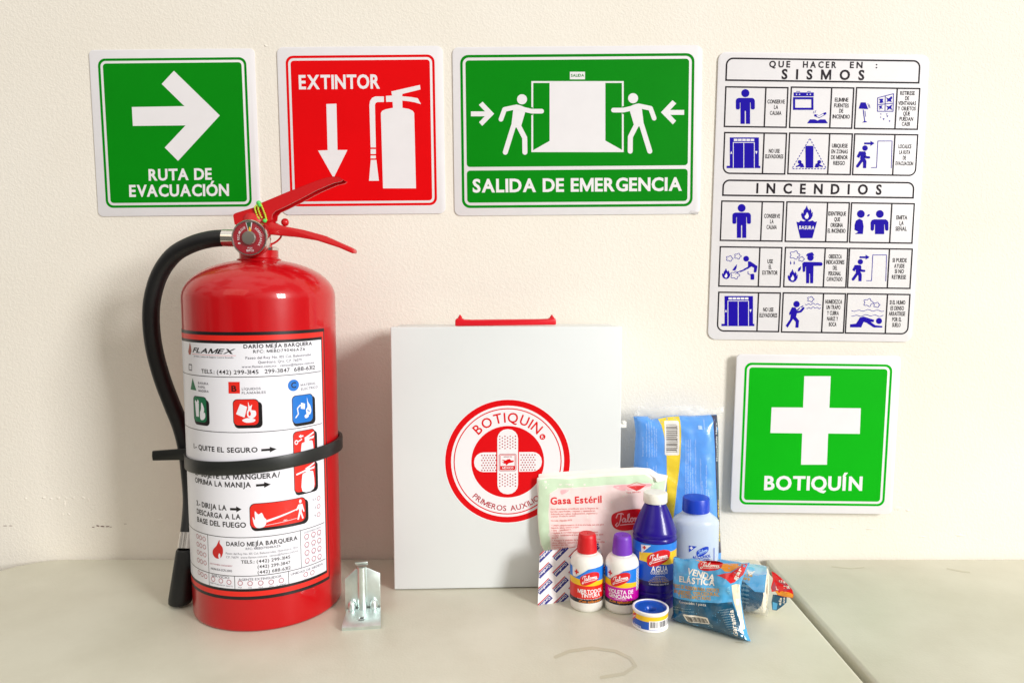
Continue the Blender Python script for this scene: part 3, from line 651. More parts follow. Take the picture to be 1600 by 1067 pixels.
# telling others
A.C(pg, B, k5, 934, 246, 23, 3); A.P(pg, B, k5, [(905, 286), (925, 274), (944, 284), (950, 320), (946, 365), (898, 365), (918, 352), (896, 340), (897, 310)], 3)
A.P(pg, B, k5, [(970, 258), (978, 248), (988, 248), (984, 258), (976, 262)], 3); A.C(pg, B, k5, 1047, 246, 23, 3)
A.P(pg, B, k5, [(992, 340), (992, 296), (1000, 282), (1012, 278), (1080, 278), (1092, 284), (1098, 296), (1098, 340), (1090, 347), (1078, 340), (1076, 308), (1073, 308), (1073, 366), (1018, 366), (1018, 308), (1014, 308), (1012, 340), (1002, 347)], 3)
# using an extinguisher
cloud(sub(k5, 152, 511), .75); cloud(sub(k5, 201, 497), .75); flame(sub(k5, 131, 602, .68)); A.P(pg, B, k5, [(168, 582), (182, 560), (196, 545), (194, 566), (186, 582)], 3)
cloud(sub(k5, 185, 610), 1.0); A.C(pg, B, k5, 251, 512, 17, 3); A.P(pg, B, k5, [(262, 528), (276, 528), (318, 556), (312, 592), (296, 594), (298, 566), (282, 558), (262, 572), (240, 580), (238, 572), (262, 560)], 3)
A.S(pg, B, k5, [(244, 576), (216, 588)], 8, 4); A.S(pg, B, k5, [(216, 584), (188, 600)], 4, 4); A.S(pg, B, k5, [(262, 588), (262, 602), (280, 608)], 4, 3); A.rect(pg, B, k5, 277, 602, 299, 637, 4, r=5)
# officer
cloud(sub(k5, 540, 490), 1.1); cloud(sub(k5, 580, 514), .65)
for x, y in ((516, 534), (537, 534)): A.P(pg, B, k5, [(x, y-12), (x+4, y+6), (x, y+14), (x-4, y+6)], 3)
flame(sub(k5, 527, 614, .82)); A.P(pg, B, k5, [(558, 585), (562, 568), (578, 556), (576, 576), (566, 588)], 3)
A.C(pg, B, k5, 634, 506, 19, 3); A.P(pg, B, k5, [(607, 492), (618, 480), (645, 473), (652, 484), (656, 494), (636, 490), (612, 497)], 4)
A.P(pg, B, k5, [(588, 588), (585, 540), (595, 531), (620, 531), (700, 533), (707, 544), (700, 555), (652, 555), (650, 658), (632, 658), (631, 600), (627, 600), (626, 658), (608, 658), (607, 560), (604, 560), (602, 586), (595, 592)], 3)
# wet cloth
A.C(pg, B, k5, 551, 782, 19, 3); A.P(pg, B, k5, [(524, 800), (545, 802), (556, 826), (548, 858), (566, 880), (562, 922), (544, 922), (546, 888), (530, 870), (498, 922), (486, 910), (512, 872), (518, 838), (512, 850), (506, 838)], 3)
A.S(pg, B, k5, [(550, 830), (575, 826), (592, 806)], 13, 4); A.S(pg, B, k5, [(556, 818), (570, 804), (588, 794)], 6, 4); A.C(pg, Wt, k5, 574, 806, 5, 6)
cloud(sub(k5, 635, 753), .72); wave(k5, 602, 695, 782); wave(k5, 610, 695, 804, 1)
# crawling under smoke
cloud(sub(k5, 978, 773), 1.05); cloud(sub(k5, 1028, 787), .7); wave(k5, 878, 1072, 820); wave(k5, 878, 1068, 850, 1.3)
A.C(pg, B, k5, 1042, 882, 18, 3); A.P(pg, B, k5, [(870, 902), (906, 898), (928, 862), (950, 856), (1014, 876), (1008, 890), (990, 886), (1020, 908), (1060, 912), (1062, 921), (1010, 921), (966, 892), (950, 888), (936, 920), (870, 920)], 3)
for i, (a0_, b0_, a1_, b1_) in enumerate(CELLS):
    own = {}
    for g in ('frame_line', 'pictogram', 'lettering'):
        keep = []
        for it in A.t.get(g, []):
            mu = (min(p[0] for p in it[0])+max(p[0] for p in it[0]))/2; mv = (min(p[1] for p in it[0])+max(p[1] for p in it[0]))/2
            (own.setdefault(g, []) if a0_ <= mu <= a1_ and b0_ <= mv <= b1_ else keep).append(it)
        A.t[g] = keep
    A.t['c'] = own['frame_line']; fr_ = A.obj('c', t, 'instruction_cell' if 'pictogram' in own else 'heading_panel')
    for g in ('pictogram', 'lettering'):
        if g in own: A.t['c'] = own[g]; A.obj('c', fr_, g)

# ================================================================ FIRE EXTINGUISHER
EC = G(421, 935); cx, cy, R = EC.x, EC.y, .0807
X = thing('fire_extinguisher', 'red fire extinguisher with black hose, printed white label and black strap', 'fire extinguisher', (cx, cy, 0))
prof = [(0, .004), (.070, .004), (.0735, 0), (.0785, 0), (.0803, .0015), (R, .004), (R, .345)]
for i in range(1, 19):
    a = math.pi/2*i/18; prof.append((max(.0205, R*math.cos(a)**.92), .345+.042*math.sin(a)))
prof = [p for i, p in enumerate(prof) if i < 8 or p[0] > .0206]+[(.0235, .3868), (.0205, .3885), (.0205, .3985), (0, .3985)]
body = MB().lathe(prof, (cx, cy, 0), n=128).obj('cylinder', 'red_paint', X, smooth=50)
MB().lathe([(.0206, .3962), (.0211, .3966), (.0211, .3992), (.019, .4003), (0, .4003)], (cx, cy, 0)).obj('neck_ring', 'chrome', body)
VY = cy-.002
MB().lathe([(0, .3995), (.0165, .3995), (.0165, .404), (.0145, .406), (.0145, .432), (.012, .436), (0, .436)], (PY(392, 380, VY).x+.006, VY, 0)).obj('valve', 'red_cast', X)
q = lambda x, y, Y=VY: PY(330+x/5.928, 260+y/5.928, Y)
# lever and carrying handle: folded metal, one profile each
lev = [(237, 470), (240, 452), (262, 440), (420, 392), (500, 345), (740, 245), (1000, 145), (1090, 116), (1150, 106), (1205, 112), (1240, 136), (1222, 152), (1150, 168), (1000, 232), (850, 312), (700, 388), (620, 424), (592, 455), (586, 500), (560, 520), (470, 540), (250, 545)]
def plate(loop, y0, y1): return MB().prism([q(x, y, VY) + Vector((0, y0, 0)) for x, y in loop], (0, y1-y0, 0))
lv = plate(lev, -.0105, -.0085)
lv.add(plate(lev, .0085, .0105).v, plate(lev, .0085, .0105).f)
top = lev[1:13]; n = len(top)
tv = [q(x, y+2) + Vector((0, s*.0108, 0)) for s in (-1, 1) for x, y in top[:10]]
lv.add(tv, [(i, i+1, 10+i+1, 10+i) for i in range(9)])
tv2 = [q(x, y+16) + Vector((0, s*.0100, 0)) for s in (-1, 1) for x, y in top[:9]]
lv.add(tv2, [(i, 9+i, 9+i+1, i+1) for i in range(8)])
lv.obj('lever', 'red_cast', X, smooth=40)
han = [(250, 530), (470, 535), (560, 505), (590, 520), (625, 540), (680, 556), (860, 590), (1050, 642), (1180, 700), (1290, 748), (1332, 770), (1341, 800), (1325, 811), (1200, 757), (1000, 692), (800, 657), (640, 643), (530, 632), (520, 690), (260, 690)]
plate(han, -.0082, .0082).obj('carrying_handle', 'red_cast', X, bevel=.0012, smooth=40)
MB().tube([q(680, 560), q(683, 525)], .0013).ball(q(684, 519), .0043).obj('safety_pin', 'red_cast', X)
MB().tube([q(650, 640), q(636, 668), (q(600, 700)), q(560, 720), q(520, 728), q(470, 735)], .0011, n=8).obj('pin_cord', 'red_cast', X)
ch = MB()
for strand in ([(402, 385), (415, 430), (430, 470), (452, 498)], [(430, 350), (436, 400), (455, 455), (478, 492)], [(462, 355), (480, 400), (500, 450), (512, 498), (490, 512)], [(405, 378), (425, 352), (452, 345), (470, 365)]):
    for a, b in zip(strand, strand[1:]):
        m_ = max(2, int(math.dist(a, b)/15))
        for i in range(m_): ch.ball(q(a[0]+(b[0]-a[0])*i/m_, a[1]+(b[1]-a[1])*i/m_, VY-.0125), .00105, 6)
sc_ = ch.obj('seal_chain', 'seal_yellow', X)
MB().ball(q(440, 340, VY-.012), .0026).ball(q(496, 505, VY-.0135), .0022).ball(q(450, 362, VY-.013), .0018).obj('seal_tag', 'seal_green', sc_)
# pressure gauge
GY = cy-.0345
gc = PY(390, 372, GY); GR = .0192
ga = MB().lathe([(0, .0), (GR*.93, 0), (GR, .002), (GR, .0125), (GR*.96, .0138), (GR*.9, .0138), (GR*.88, .0118), (0, .0118)], (gc.x, GY+.0125, gc.z), ax=(0, -1, 0)).obj('gauge', 'chrome', X)
MB().lathe([(0, 0), (.006, 0), (.006, .022), (0, .022)], (gc.x, GY+.034, gc.z), ax=(0, -1, 0)).obj('gauge_stem', 'chrome', ga)
fp = Plane((gc.x, GY+.0005, gc.z), (1, 0, 0), (0, 0, 1)); FA = Art(fp)
FA.poly('dial', 'gauge_red', circ((0, 0), GR*.88, 48), 0)
wedge = lambda a0, a1, r0, r1: [(r*math.cos(math.radians(a)), r*math.sin(math.radians(a))) for r, aa in ((r0, range(a0, a1+1, 3)), (r1, range(a1, a0-1, -3))) for a in aa]
FA.poly('dial', 'sign_white', wedge(79, 103, GR*.35, GR*.87), 1); FA.poly('dial', 'gauge_green', wedge(81, 101, GR*.36, GR*.86), 2)
FA.poly('dial', 'needle_yellow', [(-.0016, .005), (.0022, .005), (.0011, .0115), (-.0002, .0115)], 3)
idn = lambda x, y: (x, y)
def arct(s_, rad, a0, a1, cap): FA.arc('dial', 'sign_white', s_, (0, 0), rad, a0, a1, cap, bold=1, L=3)
arct('SOBRECARGA', GR*.56, 60, -42, GR*.12); arct('RECARGUE', GR*.56, 190, 112, GR*.12)
for s_, y, wd_, cp in (('PQS', -.0112, .0050, .0016), ('BIPOI', -.0142, .0076, .0021)):
    FA.T('dial', 'sign_white', s_, lambda x, y: (x, -y), (-wd_/2, -y), (wd_/2, -y), cp, 1, L=3)
FA.poly('dial', 'sign_white', rr(-.0125, -.0062, -.0100, -.0048, 0), 3); FA.poly('dial', 'sign_white', [(-.0115, .0060), (-.0098, .0048), (-.0094, .0056), (-.0110, .0068)], 3)
FA.obj('dial', ga)
MB().lathe([(0, 0), (.0072, 0), (.0072, .0025), (.0064, .0034), (0, .0038)], (gc.x, GY-.0002, gc.z), ax=(0, -1, 0)).obj('gauge_knob', 'knob_steel', ga)
MB().lathe([(GR*.93, .0), (GR*.93, .0015), (GR*.8, .0042), (GR*.5, .0058), (0, .0062)], (gc.x, GY-.0008, gc.z), ax=(0, -1, 0)).obj('gauge_lens', 'gauge_glass', ga)
# hose, ferrules, nozzle
HP = [(352, 372, -.112), (328, 374, -.110), (300, 382, -.106), (272, 398, -.102), (251, 426, -.098), (239, 462, -.095), (236, 500, -.092), (241, 545, -.089), (253, 590, -.086), (268, 630, -.084), (282, 665, -.083), (291, 700, -.083), (296, 740, -.086), (299, 780, -.096), (297, 815, -.112), (294, 838, -.121)]
hose = MB().tube([PY(*p) for p in HP], .0092, n=20).obj('hose', 'rubber', X, smooth=60)
MB().tube([PY(349, 372, -.112), PY(368, 372.5, -.112)], .0094, n=24).tube([PY(366, 372.5, -.112), PY(385, 373, -.112)], .0078, n=20).obj('hose_fitting', 'chrome', X)
n0, n1 = PY(294.5, 831, -.120), PY(291, 856, -.126)
MB().tube([n0, n1], .0092, n=24).obj('ferrule', 'chrome', X)
n2 = PY(281.5, 944, -.1275); n2.z = .003
ax_ = (n2-n1); Ln = ax_.length
MB().lathe([(0, .0), (.0092, 0), (.0105, .002), (.0128, Ln*.9), (.0124, Ln*.98), (.0115, Ln), (.0085, Ln), (.0075, Ln*.9), (0, Ln*.88)], n1, ax=ax_, n=32).obj('nozzle', 'rubber', X)
# printed label
LS = Cyl(cx, cy, R+.00025); L_ = Art(LS); tgl = 'label'
c1 = crop(LS, 280, 500, 4.85); c2 = crop(LS, 280, 680, 5.927); c3 = crop(LS, 230, 800, 4.103)
zt = c1(700, 87)[1]; ur = c1(1097, 66)[0]; zb = LS.px(400, 936)[1]; ul = -R*1.42
bw = .0030
for i, (m_, d) in enumerate((('label_black', 0), ('label_red', bw*1.15), ('label_black', bw*2.9), ('label_white', bw*3.9))):
    du_ = d*.5; L_.poly(tgl if i < 3 else 'label', m_, [(ul+du_, zb+d), (ur-du_, zb+d), (ur-du_, zt-d), (ul+du_, zt-d)], i*.6)
uL, uR, zB, zT = ul+bw*2.6, ur-bw*2.55, zb+bw*3.9, zt-bw*3.9
IK = 'label_black'
def hl(z, a=None, b=None, w_=.0007): L_.poly('label_line', IK, [(a or uL, z-w_/2), (b or uR, z-w_/2), (b or uR, z+w_/2), (a or uL, z+w_/2)], 3)
def vl(u_, z0, z1, w_=.0006): L_.poly('label_line', IK, [(u_-w_/2, z0), (u_+w_/2, z0), (u_+w_/2, z1), (u_-w_/2, z1)], 3.4)
z1_ = c1(500, 432)[1]; z2_ = c1(500, 851)[1]; z3_ = c2(650, 944)[1]; z4_ = c3(560, 408)[1]
for z in (z1_, z2_, z3_): hl(z)
u5, u6 = c2(265, 930)[0], c2(1122, 900)[0]; u7, u8, u9 = c3(398, 430)[0], c3(562, 450)[0], c3(907, 430)[0]
vl(u5, z4_, z3_); vl(u6, z4_, z3_); hl(z4_); vl(u7, zB, z4_); vl(u8, zB, z4_); vl(u9, zB, z4_)
def LT(s_, k, x0, y0, x1, y1, cap, b=1, m_=IK, sh=0, sp=1):
    # level text on the cylinder: baseline height averaged over both ends
    a, b2 = k(x0, y0), k(x1, y1); zz = (a[1]+b2[1])/2; cp = abs(k((x0+x1)/2, (y0+y1)/2-cap)[1]-k((x0+x1)/2, (y0+y1)/2)[1])
    L_.T('lettering', m_, s_, lambda x, y: (x, -y), (a[0], -zz), (b2[0], -zz), cp, b, sp, sh, L=4)
LT('FLAMEX', c1, 103, 243, 430, 256, 36, 2, sh=.35); LT('Servicio y venta de Equipos Contra Incendio', c1, 112, 275, 412, 293, 14, 0, 'label_grey')
L_.S('label_line', 'label_red', lambda x, y: (x, y), [(c1(100, 256)[0], c1(300, 268)[1]), (c1(430, 262)[0], c1(300, 268)[1])], .0003, 4, cap=False)
L_.poly('label_mark', 'label_rust', [c1(*p) for p in [(82, 168), (90, 200), (94, 235), (88, 262), (76, 262), (70, 238), (76, 205)]], 4)
L_.poly('label_mark', 'label_grey', [[c1(*p) for p in [(74, 330), (98, 335), (98, 385), (74, 380)]], [c1(*p) for p in [(78, 340), (95, 344), (95, 376), (78, 373)]]], 4)
LT('DARÍO MEJÍA BARQUERA', c1, 488, 215, 1005, 188, 27, 2); LT('RFC: MEBD790416AZ6', c1, 562, 250, 952, 229, 22, 1, sp=1.1)
LT('Paseo del Rey No. 105 Col. Balaustradas', c1, 503, 296, 998, 269, 19, 1, 'label_grey'); LT('Querétaro, Qro. C.P. 76079', c1, 598, 329, 927, 309, 19, 1, 'label_grey')
LT('www.flamex.com.mx', c1, 475, 361, 738, 355, 17, 1, 'label_grey'); LT('ventas@flamex.com.mx', c1, 763, 352, 1022, 329, 17, 1, 'label_grey')
LT('TELS.: (442) 299-3145', c1, 170, 398, 602, 409, 30, 1); LT('299-3847', c1, 648, 403, 838, 393, 30, 1); LT('688-6312', c1, 870, 389, 1028, 371, 30, 1)
L_.P('label_mark', 'label_green', c1, [(103, 440), (132, 533), (88, 525)], 4); L_.P('label_mark', 'label_red', c1, [(373, 468), (459, 468), (461, 556), (375, 556)], 4)
uvc = c1(866, 494); rb = abs(c1(866, 494-44)[1]-uvc[1]); L_.poly('label_mark', 'label_blue', circ(uvc, rb), 4)
LT('B', c1, 397, 540, 436, 540, 42, 2); LT('C', c1, 848, 515, 886, 512, 42, 2)
for s_, x0, y0, x1, y1 in (('BASURA', 145, 484, 222, 491), ('PAPEL', 146, 514, 200, 518), ('MADERA', 148, 542, 225, 549), ('LÍQUIDOS', 475, 530, 617, 527), ('FLAMABLES', 475, 558, 656, 556), ('MATERIAL', 920, 500, 1032, 486), ('ELECTRICO', 922, 531, 1048, 514)): LT(s_, c1, x0, y0, x1, y1, 17, 1, 'label_grey', sp=1.1)
IC = [0]
def icon(m_, k, x0, y0, x1, y1, r=.0045):
    IC[0] += 1
    a, b = k(x0, y0), k(x1, y1)
    L_.poly(f'icon{IC[0]}', IK, rr(a[0]+.0004, b[1]-.0032, b[0]+.0036, a[1]-.0022, r), 4); L_.poly(f'icon{IC[0]}', IK, rr(a[0]-.0006, b[1]-.0006, b[0]+.0006, a[1]+.0006, r), 4.5); L_.poly(f'icon{IC[0]}', m_, rr(a[0], b[1], b[0], a[1], r), 5)
    W_, H_ = b[0]-a[0], a[1]-b[1]
    return lambda x, y: (a[0]+W_*x/100, a[1]-H_*y/100)
Iw = 'label_white'
def fl(k, pts, m_=Iw, L=6): L_.poly(f'icon{IC[0]}', m_, smooth_loop([k(*p) for p in pts], 3), L)
k = icon('label_green', c1, 110, 575, 212, 778)
L_.P(f'icon{IC[0]}', Iw, k, [(14, 26), (46, 26), (42, 80), (20, 80)], 6); fl(k, [(18, 14), (30, 22), (38, 10), (46, 24), (14, 26)]); fl(k, [(66, 20), (84, 44), (80, 62), (88, 60), (90, 78), (74, 90), (54, 88), (52, 62), (60, 50)])
k = icon('label_red', c1, 410, 604, 604, 792)
L_.P(f'icon{IC[0]}', Iw, k, [(28, 16), (56, 28), (44, 70), (10, 56)], 6); fl(k, [(60, 8), (66, 26), (76, 20), (72, 40), (88, 44), (90, 62), (76, 74), (58, 68), (54, 50), (60, 36)]); fl(k, [(34, 80), (56, 72), (86, 78), (80, 88), (50, 90)])
fl(k, [(64, 44), (70, 54), (66, 64), (60, 58)], 'label_red', 7)
k = icon('label_blue', c1, 856, 578, 1012, 762)
L_.S(f'icon{IC[0]}', Iw, k, [(14, 78), (26, 66), (22, 46), (34, 36), (46, 36)], 5, 6); L_.P(f'icon{IC[0]}', Iw, k, [(40, 26), (60, 32), (58, 52), (38, 48)], 6); fl(k, [(70, 10), (76, 28), (86, 40), (92, 60), (84, 74), (68, 72), (64, 54), (72, 44)]); fl(k, [(56, 76), (70, 70), (78, 80), (62, 86)])
for p in ((74, 58), (80, 62)): L_.C(f'icon{IC[0]}', 'label_blue', k, *p, 3, 7)
LT('1.- QUITE EL SEGURO', c1, 112, 962, 595, 1005, 36, 2, sp=1.06)
def ar(k, x0, y0, x1, y1, h_):
    a, b = k(x0, y0), k(x1, y1); z = (a[1]+b[1])/2; hh = abs(k(x0, y0-h_)[1]-a[1]); w_ = b[0]-a[0]
    L_.poly('arrow', IK, [(a[0], z-hh*.4), (a[0]+w_*.55, z-hh*.4), (a[0]+w_*.55, z-hh), (b[0], z), (a[0]+w_*.55, z+hh), (a[0]+w_*.55, z+hh*.4), (a[0], z+hh*.4)], 4)
ar(c1, 622, 985, 738, 975, 21)
def exticon(k, hose_):
    fl(k, [(34, 100), (34, 48), (44, 38), (80, 36), (90, 46), (90, 100)]); L_.P(f'icon{IC[0]}', Iw, k, [(50, 36), (50, 26), (72, 24), (72, 36)], 6); L_.P(f'icon{IC[0]}', Iw, k, [(46, 24), (96, 8), (96, 14), (62, 26)], 6); L_.P(f'icon{IC[0]}', Iw, k, [(60, 26), (98, 22), (94, 30), (60, 32)], 6)
    if hose_: L_.S(f'icon{IC[0]}', Iw, k, [(52, 30), (10, 38)], 6, 6)
    else:
        L_.poly(f'icon{IC[0]}', Iw, [[k(*p) for p in circ((12, 34), 8)], [k(*p) for p in circ((12, 34), 4)]], 6); L_.S(f'icon{IC[0]}', Iw, k, [(20, 32), (36, 27)], 4, 6); L_.P(f'icon{IC[0]}', Iw, k, [(22, 16), (34, 10), (34, 14), (44, 14), (44, 19), (34, 19), (34, 23)], 6)
exticon(icon('label_red', c1, 864, 850, 1028, 1048), False); exticon(icon('label_red', c2, 1064, 262, 1262, 486), True)
LT('2.- SUJETE LA MANGUERA/', c2, 150, 352, 935, 392, 46, 2, sp=1.04); LT('OPRIMA LA MANIJA', c2, 150, 422, 665, 486, 46, 2, sp=1.04); ar(c2, 712, 462, 848, 452, 27)
LT('3.- DIRIJA LA', c2, 163, 640, 440, 698, 46, 2, sp=1.04); ar(c2, 472, 680, 578, 684, 27); LT('DESCARGA A LA', c2, 166, 716, 570, 779, 46, 2, sp=1.04); LT('BASE DEL FUEGO', c2, 170, 790, 620, 856, 46, 2, sp=1.04)
k = icon('label_red', c2, 655, 636, 1170, 784, .0055)
fl(k, [(4, 52), (8, 66), (8, 30), (14, 44), (20, 38), (24, 58), (28, 72), (24, 96), (12, 100), (6, 84)]); L_.P(f'icon{IC[0]}', Iw, k, [(28, 70), (82, 42), (82, 47), (28, 80)], 6); L_.S(f'icon{IC[0]}', Iw, k, [(26, 92), (82, 82)], 1.6, 6, cap=False)
L_.T(f'icon{IC[0]}', Iw, 'm', k, (58, 84), (64, 84), 8, 1, L=6); L_.C(f'icon{IC[0]}', Iw, k, 90, 14, 2.6, 6, ry=8)
L_.P(f'icon{IC[0]}', Iw, k, [(86, 26), (94, 26), (98, 60), (96, 62), (93, 44), (92, 58), (96, 88), (93, 90), (90, 66), (86, 90), (83, 88), (87, 56), (87, 44), (82, 50), (81, 46)], 6)
def dot(k, x, y, r_, ink='label_pink'):
    c_ = k(x, y); r2 = abs(k(x, y-r_)[1]-c_[1]); L_.poly('check_circle', ink, [circ(c_, r2, 16), circ(c_, r2*.76, 16)], 4)
for y, s_ in ((580, '2.5'), (655, '3'), (731, '9')):
    dot(c2, 1290, y, 21); LT(s_, c2, 1232 if s_ == '2.5' else 1252, y+24, 1264, y+18, 20, 0, 'label_grey')
for i in range(4):
    for x, y in ((366, 170), (343, 162), (324, 152)): dot(c3, x+i*2, y+i*51, 15)
    for x, y in ((1022, 155), (1065, 141), (1101, 128)): dot(c3, x+i, y+i*51.5, 17); LT(str(i+1)+'.0', c3, x-10+i, y+24+i*51, x+10+i, y+22+i*51, 7, 0, 'label_grey')
for x, y in ((334, 385), (353, 397), (376, 410)): dot(c3, x, y, 15)
for x, y in ((424, 427), (473, 438), (525, 447), (597, 453), (660, 455), (728, 452), (795, 446), (860, 436), (1016, 398), (1058, 386)): dot(c3, x, y, 16)
LT('SERVICIO', c3, 415, 411, 528, 424, 14, 1, 'label_grey'); LT('AGENTE EXTINGUIDOR', c3, 586, 434, 862, 417, 14, 1, 'label_grey'); LT('UNIDAD DE MEDIDA', c3, 920, 402, 1125, 336, 14, 1, 'label_grey'); LT('CONTENIDO NETO', c3, 1003, 134, 1115, 101, 10, 0, 'label_grey')
for s_, x, y in (('NUEVO', 424, 458), ('RECARGA', 473, 470), ('MANTTO', 528, 478), ('PQS', 597, 486), ('CO2', 660, 488), ('AGUA', 728, 485), ('TIPO', 795, 478), ('K LIMPIO', 860, 468), ('Kg', 1016, 432), ('L', 1058, 418)): LT(s_, c3, x-6*len(s_)*.62, y, x+6*len(s_)*.62, y-2, 9, 0, 'label_grey')
LT('DARÍO MEJÍA BARQUERA', c3, 508, 212, 963, 176, 26, 2); LT('RFC: MEBD790416AZ6', c3, 632, 238, 855, 222, 14, 1, 'label_grey')
LT('Paseo del Rey No. 105 Col. Balaustradas, Querétaro, Qro.', c3, 505, 261, 968, 234, 13, 0, 'label_grey'); LT('C.P. 76079  www.flamex.com.mx  ventas@flamex.com.mx', c3, 507, 283, 970, 258, 13, 0, 'label_grey')
LT('TELS.: (442) 299-3145', c3, 602, 323, 917, 298, 20, 1); LT('(442) 299-3847', c3, 708, 356, 918, 331, 20, 1); LT('(442) 688-6312', c3, 708, 391, 920, 365, 20, 1)
LT('DICTAMEN: 02126N0157', c3, 405, 333, 547, 346, 9, 0, 'label_pink'); LT('NOM-154-SCFI-2005', c3, 410, 364, 545, 383, 14, 1, 'label_grey')
L_.poly('label_mark', 'flame_red', smooth_loop([c3(*p) for p in [(464, 176), (466, 200), (484, 225), (486, 262), (472, 292), (470, 270), (462, 262), (456, 280), (460, 296), (438, 290), (422, 266), (424, 238), (446, 212)]], 3), 5)
lab = L_.obj('label', X)
for g in list(L_.t): L_.obj(g, lab, 'icon' if g.startswith('icon') else None)
# strap round the cylinder and hose
zs = Cyl(cx, cy, R+.003).px(420, 729)[1]
sv = []; sf = []; NS = 120
for i in range(NS):
    a = 2*math.pi*i/NS; r0 = R+.0008; r1 = R+.0028+.0022*max(0, math.sin(a-.1))**6
    z = zs+.0055*math.sin(a)
    for rr_, zz in ((r0, -.0072), (r1, -.0072), (r1, .0072), (r0, .0072)): sv.append((cx+rr_*math.sin(a), cy-rr_*math.cos(a), z+zz))
for i in range(NS):
    j = (i+1) % NS
    for k_ in range(4): sf.append((i*4+k_, i*4+(k_+1) % 4, j*4+(k_+1) % 4, j*4+k_))
stp = obj('strap', sv, sf, 'strap_rubber', X, bevel=.0006, smooth=30)
a0, a1 = PY(302, 708, -.100), PY(240, 711, -.094)
MB().prism([a0+Vector((0, 0, -.0068)), a1+Vector((0, 0, -.0056)), a1+Vector((-.0006, 0, 0)), a1+Vector((0, 0, .0056)), a0+Vector((0, 0, .0068))], (0, -.0035, 0)).obj('strap_tail', 'strap_rubber', stp, bevel=.0008)

# ================================================================ WALL BRACKET
bl, brr = G(532.5, 985.5), G(595, 981.5)
b = thing('wall_bracket', 'small zinc-plated metal hanging bracket standing beside the extinguisher', 'bracket', ((bl.x+brr.x)/2, (bl.y+brr.y)/2+.02, 0))
ux = (brr-bl).normalized(); uy = Vector((-ux.y, ux.x, 0)); W0 = (brr-bl).length; D0 = .0365
fr = lambda x, y, z: bl+ux*x+uy*y+Vector((0, 0, z))
mb = MB(); T = .0022
# base plate: slightly raised, with a turned down front lip
pr = [(0, 0), (0, .0035), (.003, .0050), (.012, .0062), (D0-.006, .0060), (D0-.002, .0072)]
for i in range(len(pr)-1):
    (y0, z0), (y1, z1) = pr[i], pr[i+1]; i0 = .0 ; 
    x0a, x1a = .001+.0025*y0/D0, W0-.0015*y0/D0; x0b, x1b = .001+.0025*y1/D0, W0-.0015*y1/D0
    mb.add([fr(x0a, y0, z0), fr(x1a, y0, z0), fr(x1b, y1, z1), fr(x0b, y1, z1), fr(x0a, y0+T*.6, max(0, z0-T)), fr(x1a, y0+T*.6, max(0, z0-T)), fr(x1b, y1+T*.3, max(0, z1-T)), fr(x0b, y1+T*.3, max(0, z1-T))], [(0, 1, 2, 3), (7, 6, 5, 4), (0, 3, 7, 4), (1, 5, 6, 2)]+([(0, 4, 5, 1)] if i == 0 else []))
mb.obj('foot_plate', 'zinc', b, smooth=50)
c_ = fr(W0*.5, .013, .0067); 
hl_ = MB().lathe([(.0022, 0), (.0030, .0003), (.0036, 0)], c_).obj('screw_hole', 'zinc', b); MB().lathe([(0, 0), (.0021, 0.0)], c_+Vector((0, 0, -.0001))).obj('hole_dark_disc', 'rubber', hl_)  # flat black disc stands for the shade inside the hole
yb = D0
zq = lambda yy: PY(565, yy, fr(W0/2, yb, 0).y).z
zsd, zc, ztab = zq(902), zq(890), zq(876)
back = [fr(.0015, yb, .004), fr(W0-.0015, yb, .004), fr(W0-.0015, yb, zq(897)), fr(W0*.63, yb, zq(887)), fr(W0*.32, yb, zq(888)), fr(.0015, yb, zq(903))]
MB().prism(back, uy*T).obj('back_plate', 'zinc', b, bevel=.0006)
rib = MB(); xm = W0*.49; rw = .0052; NR = 10
for zi in (0.006, zc+.004):
    for i in range(NR+1):
        a = math.pi*i/NR; rib.v.append(fr(xm-rw*math.cos(a)*(1 if zi < .02 else .93), yb-.0004-rw*.85*math.sin(a), zi))
rib.f += [(i, i+1, NR+2+i, NR+1+i) for i in range(NR)]+[tuple(range(NR+1))[::-1], tuple(range(NR+1, 2*NR+2))]
rib.obj('rib', 'zinc', b, smooth=60)
MB().prism([fr(xm-.0068, yb-.010, ztab+.001), fr(xm+.0072, yb-.010, ztab+.001), fr(xm+.0066, yb+.002, zc+.004), fr(xm-.0062, yb+.002, zc+.004)], (0, 0, .002)).obj('hook_tab', 'zinc', b, bevel=.0007)
for xx in (.009, W0-.0085):
    g = MB(); g.ball((0, 0, 0), .0062, 12)
    for p in g.v: p.x *= .7; p.y *= .8; p.z *= 1.1
    g.v = [fr(xx, yb-.001, .0105)+p for p in g.v]; g.obj('gusset', 'zinc', b, smooth=60)

# ================================================================ FIRST AID BOX
BL = G(616, 922); an = math.radians(2.4); bu = Vector((math.cos(an), math.sin(an), 0)); bn = Vector((math.sin(an), -math.cos(an), 0))
BWd, BH, BD = .2665, .3105, .075
bx = thing('first_aid_box', 'white metal first aid box with red carrying handle and round red BOTIQUIN emblem', 'first aid box', BL+bu*(BWd/2)-bn*(BD/2))
f3 = lambda x, d, z: BL+bu*x-bn*d+Vector((0, 0, z))
def bxx(mb, x0, d0, z0, x1, d1, z1):
    P_ = [f3(x, d, z) for z in (z0, z1) for x, d in ((x0, d0), (x1, d0), (x1, d1), (x0, d1))]
    return mb.add(P_, [(0, 3, 2, 1), (4, 5, 6, 7), (0, 1, 5, 4), (1, 2, 6, 5), (2, 3, 7, 6), (3, 0, 4, 7)])
bxx(MB(), .0022, .0165, 0, BWd-.0022, BD, BH-.0018).obj('case', 'box_white', bx, bevel=.0012)
lid = bxx(MB(), 0, 0, .001, BWd, .0158, BH).obj('lid', 'box_white', bx, bevel=.0012, seg=3)
hd = thing
z0 = BH-.0018
hy = .034
